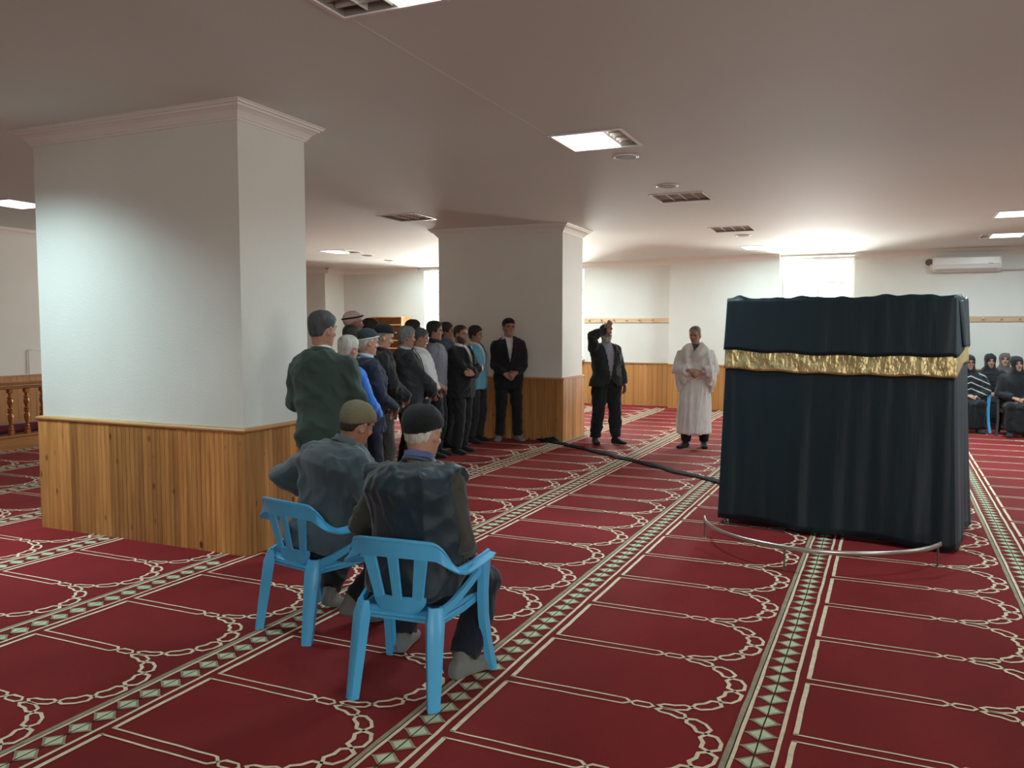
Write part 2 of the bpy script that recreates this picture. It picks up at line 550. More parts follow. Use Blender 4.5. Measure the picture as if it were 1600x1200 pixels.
# ---- carpet pattern: pile of other colours, a hair proud of the red ground
def stroke(mb, pts, w, z, closed=False, wob=0.0):
    n = len(pts)
    if isinstance(w, (int, float)):
        w = [w] * n
    L_, R_ = [], []
    for i in range(n):
        if closed:
            p, q = pts[i - 1], pts[(i + 1) % n]
        else:
            p, q = pts[max(i - 1, 0)], pts[min(i + 1, n - 1)]
        dx, dy = q[0] - p[0], q[1] - p[1]
        l = math.hypot(dx, dy) or 1
        # miter widening
        a = pts[i]
        d1 = (a[0] - p[0], a[1] - p[1]); l1 = math.hypot(*d1) or l
        c = abs((d1[0] * dx + d1[1] * dy) / (l1 * l)) if (closed or 0 < i < n - 1) else 1
        k = min(1.8, 1 / max(c, .5))
        j = rng.uniform(-wob, wob)
        nx, ny = -dy / l, dx / l
        hw = w[i] / 2 * k * 1.22
        L_.append((a[0] + nx * (hw + j), a[1] + ny * (hw + j), z)); R_.append((a[0] - nx * (hw - j), a[1] - ny * (hw - j), z))
    v = L_ + R_
    f = []
    for i in range(n if closed else n - 1):
        k = (i + 1) % n
        f.append((i, n + i, n + k, k))
    mb.add(v, f)

X0, DX, PER = -0.302, 1.245, 0.5763
pat = MB()
ZP = 0.0025
def mihrab(X, V):
    """one prayer place: X the left edge, V its far side corner; it runs towards -y by PER"""
    pat.cur = 0
    g = .028                                                   # half the gap between neighbours
    top, bot = V, V - PER + 2 * g
    wj = lambda: rng.uniform(-.0016, .0016)
    # thick edge by the border
    ys = [bot + (top - bot) * i / 6 for i in range(7)]
    stroke(pat, [(X + .001 + wj(), y) for y in ys], .017, ZP)
    # far line with its pointed end, then near line with its end
    for yy, s in ((top, 1), (bot, -1)):
        xs = [X - .007 + (0.535) * i / 6 for i in range(7)]
        pts = [(x, yy + wj()) for x in xs] + [(X + .545, yy + s * .002), (X + .565, yy + s * g * .75), (X + .572, yy + s * g)]
        stroke(pat, pts, [.0085] * 7 + [.010, .012, .010], ZP)
def arch(X, V):
    """the little link and the chain of six links that closes one prayer place on the right"""
    pat.cur = 0
    g = .028
    vc = V + g                                                 # middle of the gap on the far side
    # small hexagon link
    hx = [(X + .574, vc), (X + .592, vc + .021), (X + .652, vc + .021), (X + .672, vc), (X + .655, vc - .021), (X + .594, vc - .021)]
    stroke(pat, hx, [.010, .011, .008, .010, .010, .008], ZP, True)
    c = (X + .687, vc - PER / 2)
    r0 = .268
    for k in range(6):
        a0 = 90 - 30 * k - 0.5; a1 = 90 - 30 * (k + 1) + 0.5
        am = (a0 + a1) / 2
        # width grows towards the apex
        def hwid(a): return .021 + .019 * math.cos(R(a)) ** 1.5 if math.cos(R(a)) > 0 else .021
        rx = 1.02
        pts = []
        seq = [(a0, 0), (a0 - 5, .92), (am, 1.12), (a1 + 5, .92), (a1, 0), (a1 + 5, -.80), (am, -.62), (a0 - 5, -.80)]
        ws = [.011, .010, .009, .010, .011, .010, .011, .010]
        for a, q in seq:
            rr = r0 + hwid(a) * q
            pts.append((c[0] + rr * math.cos(R(a)) * rx, c[1] + rr * math.sin(R(a))))
        t = 1 + .35 * math.cos(R(am))
        stroke(pat, pts, [w_ * t for w_ in ws], ZP, True)

def border(X, y0, y1, V):
    """diamond band to the left of a column of prayer places"""
    n = max(2, int((y1 - y0) / .12))
    ys = [y0 + (y1 - y0) * i / n for i in range(n + 1)]
    wj = lambda: rng.uniform(-.0022, .0022)
    pat.cur = 2
    stroke(pat, [(X - .219 + wj(), y) for y in ys], .019, ZP)
    pat.cur = 3
    stroke(pat, [(X - .2065 + wj() * .4, y) for y in ys], .004, ZP)
    pat.cur = 0
    stroke(pat, [(X - .197 + wj(), y) for y in ys], .013, ZP)
    stroke(pat, [(X - .048 + wj(), y) for y in ys], .013, ZP)
    dd = PER / 5
    k0 = math.ceil((y0 - V) / dd); k1 = int((y1 - V) / dd)
    for k in range(k0, k1):
        y = V + dd * k
        cx = X - .1225
        pat.cur = 2
        pat.add([(cx - .068, y, ZP), (cx - .05, y - .010, ZP), (cx, y - dd * .47, ZP), (cx + .05, y - .010, ZP), (cx + .068, y, ZP),
                 (cx + .05, y + .010, ZP), (cx, y + dd * .47, ZP), (cx - .05, y + .010, ZP)], [tuple(range(8))])
        pat.cur = 1
        pat.add([(cx - .043, y, ZP + .0008), (cx, y - dd * .37, ZP + .0008), (cx + .043, y, ZP + .0008), (cx, y + dd * .37, ZP + .0008)],
                [(0, 1, 2, 3)])
    pat.cur = 3
    stroke(pat, [(X - .1225 + wj(), y) for y in ys], .0045, ZP + .0016)

def in_box(x, y, b, m=0.0):
    return b[0] - m < x < b[1] + m and b[2] - m < y < b[3] + m
PB = [(-6.20, -4.07, 4.45, 5.22), (-6.22, -4.18, 10.91, 11.80)]
for i in range(-4, 9):
    X = X0 - i * DX
    if X < -10.6:
        continue
    V0 = .4155 + .04 * i
    # rows that the camera can see
    ymin = max(1.2, abs(X + .5) * .55 - 1.0)
    yend = 16.35 if (-4.05 < X + 1 and X < -1.9) else 16.55
    ys_ = [(ymin, yend)]
    for b in PB:
        if b[0] < X - .1225 < b[1]:
            ys_ = [(ymin, b[2]), (b[3], yend)]
    for a_, b_ in ys_:
        if b_ - a_ > .3:
            border(X, a_, b_, V0)
    k = math.ceil((ymin - V0) / PER)
    while V0 + k * PER < yend - .05:
        V = V0 + k * PER
        if not any(in_box(X + .3, V - .28, b, .0) for b in PB):
            mihrab(X, V)
        if not any(in_box(X + .8, V - .28, b, .0) for b in PB):
            arch(X, V)
        k += 1
p_ = pat.build('woven_pattern', [M_cream, M_pale_green, M_olive, M_darkline], floor)
tag(p_, kind='stuff')

# ---- raised platform at the left with its kerb and balustrade
plat = MB().box(-11.98, -10.56, 4.5, 12.2, 0, .19).build('floor_platform', M_maroon)
tag(plat, kind='structure')
rail = empty('balustrade', (-10.5, 7.8, 0))
tag(rail, 'low varnished pine balustrade with turned balusters along the raised maroon platform', 'balustrade')
y0, y1 = -3.0, 4.2
kb = (MB().box(-.03, .03, y0, y1, 0, .165, .004)).build('kerb_board', M_pine_y, rail)
MB().box(-.05, .045, y0, y1, .165, .19, .006).build('kerb_cap', M_pine_y, rail)
MB().box(-.04, .04, y0, y1, .80, .835, .008).build('lower_handrail', M_pine_y, rail)
MB().box(-.055, .055, y0, y1, .855, .89, .012).build('handrail', M_pine_y, rail)
bal = MB().box(-.03, .03, -.03, .03, .19, .25, .004)
prof = [(.02, .25), (.034, .262), (.034, .275), (.020, .285), (.026, .30), (.026, .31), (.018, .32), (.025, .36), (.036, .42), (.034, .455),
        (.018, .475), (.018, .48), (.036, .492), (.036, .505), (.02, .515), (.036, .528), (.036, .54), (.018, .552), (.020, .575),
        (.034, .61), (.036, .65), (.024, .672), (.034, .682), (.034, .692), (.018, .70), (.018, .735), (.027, .748)]
bal.lathe(prof, seg=12).box(-.03, .03, -.03, .03, .748, .80, .004)
b0 = bal.build('baluster', M_bal, rail, smooth=True, auto=40)
b0.location = (0, -2.9, 0)
for k in range(1, 31):
    c = b0.copy(); COL.objects.link(c); c.parent = rail; c.location = (0, -2.905 + .2268 * k, 0)
rr = MB().tube([(0, -2.2, 0), (0, 2.2, 0)], .06, 14)
roll = rr.build('rolled_carpet', M_maroon, None, smooth=True, auto=50)
roll.location = (-10.72, 7.6, .252)
tag(roll, 'rolled maroon carpet lying behind the pine balusters', 'carpet')

# conduit on the left wall
cd = MB().tube([(0, 0, 0), (0, 0, .33), (0, .02, .36), (0, .05, .37), (0, .5, .375)], .006, 8).build('wall_cable', M_white, None, True)
cd.location = (-11.985, 8.50, .90)
tag(cd, 'thin bent cable running up the wall above the dado', 'cable')
# ================================================================== ceiling fittings and speakers
M_led = mat('led_panel', (0.9, 0.9, 0.9), 0.5, emis=(0.93, 0.98, 1.0), estr=2.5)
M_led_edge = mat('led_panel_frame', (0.75, 0.78, 0.78), 0.4)
M_louver = mat('louver_aluminium', (0.62, 0.56, 0.50), 0.3, metal=0.85)
M_house = mat('fitting_housing', (0.30, 0.25, 0.21), 0.5)
FLAB = {
    0: 'square ceiling light cut by the top of the picture, lit panel on its right side',
    1: 'half-covered square ceiling light with bright panel and brown louver on its right',
    2: 'unlit louvered square ceiling light beyond the brightest panel, next to a round speaker',
    3: 'unlit louvered square ceiling light, last dark one in the row toward the window',
    4: 'glowing square ceiling panel just before the far window',
    5: 'lit square ceiling panel over the near side of the large pillar',
    6: 'unlit square louvered light hidden behind the large pillar cornice',
    7: 'unlit louvered square ceiling light left of the central pillar cornice',
    8: 'lit ceiling panel behind the central pillar',
    9: 'bright ceiling panel beside the large pillar, above the balustrade',
    10: 'ceiling light half lit and half louver, beyond the large pillar',
    11: 'glowing ceiling panel near the window behind the central pillar',
    12: 'bright ceiling panel over the seated women, nearer of the two',
    13: 'bright ceiling panel in front of the air conditioner with a dark louver strip',
    14: 'unseen ceiling panel over the aisle beside the draped cube, lit to brighten the floor',
    15: 'unseen ceiling panel right of the draped cube, lit to brighten the floor',
    16: 'unlit louvered ceiling light near the camera on the right'}
SLOPE = math.atan(-0.0123)
for i, (cx, cy, lit) in enumerate(FIX):
    root = empty('ceiling_light', (cx, cy, cz(cy)))
    root.rotation_euler = (SLOPE, 0, 0)
    tag(root, FLAB[i], 'ceiling light', 'square ceiling lights')
    h = HS
    fr = MB()
    o, t = h + .012, .014
    fr.box(-o, -o + .024, -o, o, -.006, .002); fr.box(o - .024, o, -o, o, -.006, .002)
    fr.box(-o + .024, o - .024, -o, -o + .024, -.006, .002); fr.box(-o + .024, o - .024, o - .024, o, -.006, .002)
    fr.build('frame', M_white, root)
    e = .004
    hb = MB()
    hb.box(-h + e, -h + e + .004, -h + e, h - e, .002, .11); hb.box(h - e - .004, h - e, -h + e, h - e, .002, .11)
    hb.box(-h + 2 * e, h - 2 * e, -h + e, -h + e + .004, .002, .11); hb.box(-h + 2 * e, h - 2 * e, h - e - .004, h - e, .002, .11)
    hb.box(-h + 2 * e, h - 2 * e, -h + 2 * e, h - 2 * e, .106, .112)
    hb.build('housing', M_house, root)
    w = 2 * h
    l0, l1 = (-h + lit[0] * w, -h + lit[1] * w) if lit else (9, 9)
    # louver: four bays of three cells
    for k in range(1, 4):
        x = -h + w * k / 4
        if l0 - .02 < x < l1 + .02:
            continue
        MB().rings([[(x - .003, -h + .01, .012), (x + .003, -h + .01, .012), (x + .007, -h + .01, .06), (x - .007, -h + .01, .06)],
                    [(x - .003, h - .01, .012), (x + .003, h - .01, .012), (x + .007, h - .01, .06), (x - .007, h - .01, .06)]]
                   ).build('louver_divider', M_white, root)
    segs = []
    if not lit: segs = [(-h + .012, h - .012)]
    else:
        if l0 > -h + .03: segs.append((-h + .012, l0 - .004))
        if l1 < h - .03: segs.append((l1 + .004, h - .012))
    for a, b in segs:
        for k in range(1, 7):
            y = -h + w * k / 7
            wd = .010 if k % 2 else .016
            MB().rings([[(a, y - .002, .016), (a, y + .002, .016), (a, y + wd, .055), (a, y - wd, .055)],
                        [(b, y - .002, .016), (b, y + .002, .016), (b, y + wd, .055), (b, y - wd, .055)]]
                       ).build('louver_blade', M_louver, root)
        for k in range(2):
            y = -h + w * (k * 2 + 1) / 4
            MB().tube([(a, y, .082), (b, y, .082)], .013, 8).build('fluorescent_tube', M_white, root, True)
    if lit:
        p = MB().box(l0 + .006, l1 - .006, -h + .012, h - .012, -.004, .012, .003).build('led_panel', M_led, root)
        a = area('panel_light', (cx + (l0 + l1) / 2, cy, cz(cy) - .012), (0, 0, -1), (l1 - l0) - .02, w - .03,
                 {5: 60, 9: 1, 10: 50, 11: 34, 1: 66, 14: 40, 15: 26, 8: 86, 4: 50, 12: 95, 13: 58}.get(i, 24) * (l1 - l0) / w * KL, COOL, 130 if i == 5 else 178 if i in (4, 8, 11, 12, 13) else 150)
for (x, y, lab) in ((-2.16, 7.14, 'round ceiling speaker behind the brightest ceiling panel'), (-2.17, 8.66, 'round ceiling speaker in front of the unlit louvered light'),
                    (-2.12, 13.2, 'small round ceiling speaker behind the last louvered light of the row'),
                    (-9.36, 13.75, 'small round ceiling speaker beyond the large pillar'),
                    (-9.55, 14.8, 'small round ceiling speaker just before the glowing panel beyond the pillar')):
    sp = empty('ceiling_speaker', (x, y, cz(y)))
    sp.rotation_euler = (SLOPE, 0, 0)
    tag(sp, lab, 'speaker', 'round ceiling speakers')
    MB().lathe([(.085, .004), (.112, .002), (.114, -.006), (.106, -.011), (.094, -.010), (.090, -.004)], seg=28).build('rim', M_white, sp, True)
    MB().lathe([(.0885, -.003), (.088, -.007), (.06, -.0085), (.03, -.009), (.005, -.009)], seg=28).build('grille', mat('speaker_grille', (0.30, 0.27, 0.25), 0.6, bump=.6, bscale=900), sp, True)
# ================================================================== wall things
M_ac = mat('air_conditioner_plastic', (0.80, 0.77, 0.72), 0.3)
ac = empty('air_conditioner', (1.14, 16.597, 2.70))
tag(ac, 'long white wall-mounted air conditioner high on the far wall', 'air conditioner')
prof = [(0, -.13), (-.03, -.13), (-.14, -.115), (-.19, -.07), (-.205, 0.0), (-.205, .10), (-.19, .13), (0, .135)]
MB().rings([[(x, y, z) for y, z in prof] for x in (-.525, -.52, .52, .525)]).build('body', M_ac, ac, True, 35)
MB().box(-.50, .50, -.2115, -.203, -.005, .115, .004).build('front_panel', M_ac, ac)
MB().rings([[(x, -.196, -.075), (x, -.19, -.083), (x, -.150, -.118), (x, -.155, -.108)] for x in (-.46, .46)]).build('air_flap', mat('ac_flap', (.60, .57, .54), .4), ac)
MB().box(.33, .40, -.214, -.211, .0, .012).build('badge', mat('badge_grey', (.35, .33, .32), .4), ac)
pp = MB().tube([(.52, -.03, -.10), (.60, -.03, -.105), (1.6, -.03, -.10), (4.4, -.03, -.08)], .014, 8).build('pipe', mat('pipe_grey', (.55, .50, .46), .5), ac, True)
kn = empty('wall_socket_cap', (.565, 16.6, 2.762))
tag(kn, 'small dark round vent cap on the wall beside the air conditioner', 'vent cap')
m_ = MB().lathe([(.055, 0), (.058, .012), (.046, .02), (.030, .016), (.012, .018)], seg=20)
q = m_.build('cap', mat('vent_brown', (.16, .12, .10), .5), kn, True); q.rotation_euler = (R(90), 0, 0)
MB().box(.02, .10, -.03, 0, -.14, -.04, .006).build('junction_box', M_white, kn)

def coat_rail(x0, x1, Y, lab):
    root = empty('coat_rail', ((x0 + x1) / 2, Y, 1.755))
    tag(root, lab, 'coat rail')
    h = (x1 - x0) / 2
    MB().box(-h, h, -.022, 0, -.048, .048, .005).build('board', M_pale, root)
    n = int(2 * h / .27)
    pm = MB().tube([(0, -.02, 0), (0, -.05, .006)], [.011, .009], 8).tube([(0, -.05, .006), (0, -.056, .008), (0, -.068, .010), (0, -.072, .011)], [.010, .019, .019, .008], 10)
    p0 = None
    for k in range(n):
        if p0 is None:
            p0 = pm.build('peg', M_pale, root, True)
            p = p0
        else:
            p = p0.copy(); COL.objects.link(p); p.parent = root
        p.location = (-h + .12 + k * .27, 0, 0)
coat_rail(-5.94, -4.06, 16.75, 'pale wooden coat rail on the wall behind the man with his hand raised')
coat_rail(-.30, 4.2, 16.6, 'pale wooden coat rail on the far wall above the seated women')

# shoe rack
sr = empty('shoe_rack', (-10.52, 16.44, 0))
tag(sr, 'empty open wooden shoe rack with many shelves against the far wall', 'shelf')
W2, D2, H2 = .42, .30, 1.86
MB().box(-W2, -W2 + .022, -D2, .12, 0, H2, .003).build('side_panel', M_shelf, sr)
MB().box(W2 - .022, W2, -D2, .12, 0, H2, .003).build('side_panel', M_shelf, sr)
MB().box(-W2 + .022, W2 - .022, .108, .12, 0, H2, .002).build('back_panel', M_shelf, sr)
s0 = MB().box(-W2 + .022, W2 - .022, -D2, .108, 0, .022, .003).build('shelf', M_shelf, sr)
s0.location = (0, 0, .06)
for k in range(1, 11):
    c = s0.copy(); COL.objects.link(c); c.parent = sr; c.location = (0, 0, .06 + .1778 * k)

# ================================================================== the draped cube
M_blk = mat('black_satin', (0.0055, 0.0165, 0.023), 0.46, spec=0.38, sheen=0.08, vary=.15, vscale=2, vstretch=(3, 3, .3), bump=.2, bscale=3, bstretch=(3, 3, .3), sheen_tint=(.35, .75, 1.0))
M_blk.node_tree.nodes['Bump'].inputs['Distance'].default_value = .05
M_gold = mat('gold_foil', (0.78, 0.65, 0.33), 0.42, metal=1.0, vary=.15, vscale=6, bump=1.0, bscale=8, bstretch=(1.7, 1.7, .9))
M_gold.node_tree.nodes['Bump'].inputs['Distance'].default_value = 0.034
M_rod = mat('brushed_steel', (0.55, 0.53, 0.48), 0.32, metal=0.9)
cube = empty('draped_cube', (-.405, 6.75, 0), -R(8.4))
tag(cube, 'large box frame draped in black satin with a gold foil band, on the carpet', 'draped cube')
HX, DP, RC = .815, 1.0, .05     # half width, depth
TOPZ = 1.835
def perim(s, grow=0.0):
    """point and outward normal at parameter s (metres) round the box, starting at the front left corner"""
    w, d = 2 * HX, DP
    P = 2 * (w + d)
    s = s % P
    if s < w: p, n = (-HX + s, 0), (0, -1)
    elif s < w + d: p, n = (HX, s - w), (1, 0)
    elif s < 2 * w + d: p, n = (HX - (s - w - d), DP), (0, 1)
    else: p, n = (-HX, DP - (s - 2 * w - d)), (-1, 0)
    return p, n
def drape(z0, z1, off0, off1, amp0, amp1, nz, seed, ns=300, zlow=None, zup=None):
    """hanging cloth: off/amp = distance from the frame and depth of the folds at the top (0) and at the hem (1)"""
    r = np.random.RandomState(seed)
    P = 2 * (2 * HX + DP)
    freqs = [(k, r.uniform(0, 6.28), r.uniform(.5, 1) / (k ** .35)) for k in (5, 8, 13, 19, 27, 37)]
    V = []
    for j in range(nz + 1):
        t = j / nz
        for i in range(ns):
            s = P * i / ns
            (x, y), n = perim(s)
            # soften corner normals
            w = 0
            nx, ny = n
            for ds in (-.05, -.025, .025, .05):
                _, m_ = perim(s + ds); nx += m_[0]; ny += m_[1]
            l = math.hypot(nx, ny) or 1; nx /= l; ny /= l
            fold = sum(a * math.sin(2 * math.pi * k * s / P + ph + .5 * math.sin(2.2 * t + k)) for k, ph, a in freqs) / 3.0
            a = amp0 + (amp1 - amp0) * t ** 1.3
            off = off0 + (off1 - off0) * t + a * (fold + .6)
            za = (zup(s) if zup else z0); zb = (zlow(s) if zlow else z1)
            V.append((x + nx * off, y + ny * off, za + (zb - za) * t))
    F = []
    for j in range(nz):
        for i in range(ns):
            a = j * ns + i; b = j * ns + (i + 1) % ns
            F.append((a, b, b + ns, a + ns))
    return V, F
W_ = 2 * HX
def hem(s):
    P = 2 * (W_ + DP); s %= P
    if s < W_: return .052 - .03 * (s / W_) + .012 * math.sin(s * 7)
    if s < W_ + DP: return .03 + .01 * math.sin(s * 9)
    return .04
def band_top(s):
    P = 2 * (W_ + DP); s %= P
    if s < W_:
        t = s / W_; return 1.425 - .035 * t - .014 * math.sin(math.pi * t * 1.2) + .006 * math.sin(s * 16)
    if s < W_ + DP:
        t = (s - W_) / DP; return 1.39 + .07 * min(1, t * 2.0)
    return 1.44 - .0 * s
def band_bot(s):
    P = 2 * (W_ + DP); s %= P
    if s < W_:
        t = s / W_; return 1.275 - .03 * t - .010 * math.sin(math.pi * t * 1.3) + .004 * math.sin(s * 19)
    if s < W_ + DP:
        t = (s - W_) / DP; return 1.245 + .09 * min(1, t * 2.0)
    return 1.30
def cloth(name, vf, m, thick, off=0):
    o = mesh_obj(name, vf[0], vf[1], m, cube, smooth=True)
    sm = o.modifiers.new('thickness', 'SOLIDIFY'); sm.thickness = thick; sm.offset = off
    return o
cloth('lower_drape', drape(1.31, 0, .006, .035, .010, .048, 26, 3, zup=lambda s: band_bot(s) + .012, zlow=hem), M_blk, .003)
cloth('gold_band', drape(0, 0, .016, .020, .005, .009, 8, 9, zup=lambda s: band_top(s) + .012, zlow=band_bot), M_gold, .002)
# upper cloth: skirt and crumpled top
V, F = drape(TOPZ, 0, .004, .024, .003, .012, 14, 5, zlow=band_top)
ns = 300
crumple = np.random.RandomState(2)
ph = crumple.uniform(0, 6.28, 6)
ztop = []
for i in range(ns):
    s = 2 * (W_ + DP) * i / ns
    dz = .006 * math.sin(s * 9 + ph[0]) + .005 * math.sin(s * 23 + ph[1]) + .004 * math.sin(s * 41 + ph[2])
    if s < .22: dz += .022 * math.exp(-((s - .10) / .05) ** 2)
    V[i] = (V[i][0], V[i][1], V[i][2] + dz)
    x, y, z = V[i + ns]; V[i + ns] = (x, y, z + .0)
base = len(V)
rings_in = (0.93, 0.75, 0.4)
for q in rings_in:
    for i in range(ns):
        x, y, z = V[i]
        V.append((x * q, DP / 2 + (y - DP / 2) * q, TOPZ + .004 * math.sin(11 * x + 3) * math.cos(9 * y) - (1 - q) * .02 - .004))
idx = [list(range(ns))] + [list(range(base + k * ns, base + (k + 1) * ns)) for k in range(len(rings_in))]
for a, b in zip(idx[:-1], idx[1:]):
    for i in range(ns):
        j = (i + 1) % ns
        F.append((a[j], a[i], b[i], b[j]))
V.append((0, DP / 2, TOPZ - .02)); c_ = len(V) - 1
for i in range(ns):
    F.append((idx[-1][(i + 1) % ns], idx[-1][i], c_))
cloth('upper_drape', (V, F), M_blk, .003)
# a loose flap of cloth folded round the right-hand corner
fl_ = MB()
rows = 14
for j in range(rows + 1):
    t = j / rows
    z = 1.80 - .34 * t
    y = .30 + .10 * t
    xo = HX + .012 + .030 * t ** 1.2
    fl_.v += [(xo - .004, y - .16, z), (xo + .012 * math.sin(t * 3), y - .05, z), (xo + .006, y + .10, z + .004), (xo - .01, y + .26, z)]
for j in range(rows):
    for i in range(3):
        a = j * 4 + i
        fl_.f.append((a, a + 1, a + 5, a + 4)); fl_.mi.append(0)
o_ = fl_.build('side_fold', M_blk, cube, True)
sm = o_.modifiers.new('thickness', 'SOLIDIFY'); sm.thickness = .004
# frame inside
for (x, y) in ((-HX + .02, .02), (HX - .02, .02), (HX - .02, DP - .02), (-HX + .02, DP - .02)):
    MB().tube([(x, y, .006), (x, y, TOPZ - .03)], .016, 10).lathe([(.026, 0), (.026, .012), (.018, .02), (.017, .03)], x, y, 12).build('frame_leg', M_rod, cube, True, 40)
for z in (.25, TOPZ - .03):
    MB().tube([(-HX + .02, .02, z), (HX - .02, .02, z)], .014, 8).build('frame_bar', M_rod, cube, True)
    MB().tube([(-HX + .02, DP - .02, z), (HX - .02, DP - .02, z)], .014, 8).build('frame_bar', M_rod, cube, True)
    MB().tube([(HX - .02, .02, z), (HX - .02, DP - .02, z)], .014, 8).build('frame_bar', M_rod, cube, True)
    MB().tube([(-HX + .02, .02, z), (-HX + .02, DP - .02, z)], .014, 8).build('frame_bar', M_rod, cube, True)

# low curved rail in front of it
hat = empty('curved_rail', (-.446, 6.505, 0))
tag(hat, 'low half-round metal rail on thin legs curving before the black draped cube', 'rail')
a0, a1 = math.atan2(6.356 - 6.505, -1.27 + .446), math.atan2(6.213 - 6.505, .339 + .446)
a0 += 2 * math.pi if a0 < 0 else 0; a1 += 2 * math.pi
rad = .838
n = 48
rr_ = []
for i in range(n + 1):
    a = a0 + (a1 - a0) * i / n
    c, s_ = math.cos(a), math.sin(a)
    ring = []
    for k in range(10):
        b = 2 * math.pi * k / 10
        ring.append(((rad + .008 * math.cos(b)) * c, (rad + .008 * math.cos(b)) * s_, .150 + .017 * math.sin(b)))
    rr_.append(ring)
MB().rings(rr_).build('rail_bar', M_rod, hat, True)
M_acr = mat('thin_wire', (0.22, 0.17, 0.15), 0.3, metal=.6)
for a in (a0 + .08, a0 + (a1 - a0) * .46, a1 - .06):
    x, y = rad * math.cos(a), rad * math.sin(a)
    MB().tube([(x, y, 0.004), (x, y, .14)], .007, 8).lathe([(.016, 0), (.016, .006), (.008, .010)], x, y, 10).build('leg', M_acr, hat, True, 40)

# black cloth strip laid on the carpet
st = MB()
pts = [(-4.62, 11.02), (-4.40, 10.86), (-4.18, 10.72), (-3.8, 10.45), (-3.3, 10.06), (-2.8, 9.66), (-2.3, 9.25), (-1.85, 8.885), (-1.3, 8.44), (-.6, 7.92)]
def lerp_path(pts, n):
    out = []
    for i in range(n + 1):
        t = i / n * (len(pts) - 1); k = min(int(t), len(pts) - 2); u = t - k
        out.append((pts[k][0] * (1 - u) + pts[k + 1][0] * u, pts[k][1] * (1 - u) + pts[k + 1][1] * u))
    return out
pp_ = lerp_path(pts, 90)
rr_ = []
for i, p in enumerate(pp_):
    q0, q1 = pp_[max(i - 1, 0)], pp_[min(i + 1, 90)]
    dx, dy = q1[0] - q0[0], q1[1] - q0[1]; l = math.hypot(dx, dy); nx, ny = -dy / l, dx / l
    w = .075 + .012 * math.sin(i * .7) + (.05 * math.exp(-((i - 13) / 4) ** 2))
    hh = .010 + .006 * abs(math.sin(i * .9)) + .05 * math.exp(-((i - 13) / 3.5) ** 2) + .02 * math.exp(-((i - 4) / 3) ** 2)
    off = .012 * math.sin(i * .37)
    ring = []
    for u, hgt in ((-1, .003), (-1, .35), (-.5, .9), (0, .6 + .4 * math.sin(i * 1.3) ** 2), (.5, 1), (1, .4), (1, .003)):
        ring.append((p[0] + nx * (w * u + off), p[1] + ny * (w * u + off), .0035 + hh * hgt))
    rr_.append(ring)
st.rings(rr_)
so = st.build('cloth_strip', mat('black_cotton', (.012, .013, .015), .95, spec=.15, bump=.4, bscale=120), None, True)
tag(so, 'long twisted strip of black cloth lying on the red carpet between pillar and cube', 'cloth')

# ================================================================== plastic armchairs
M_blue = mat('sky_blue_plastic', (0.095, 0.47, 0.82), 0.34, spec=.35, vary=.04, vscale=2)
M_dkch = mat('black_plastic', (0.02, 0.02, 0.022), 0.35)

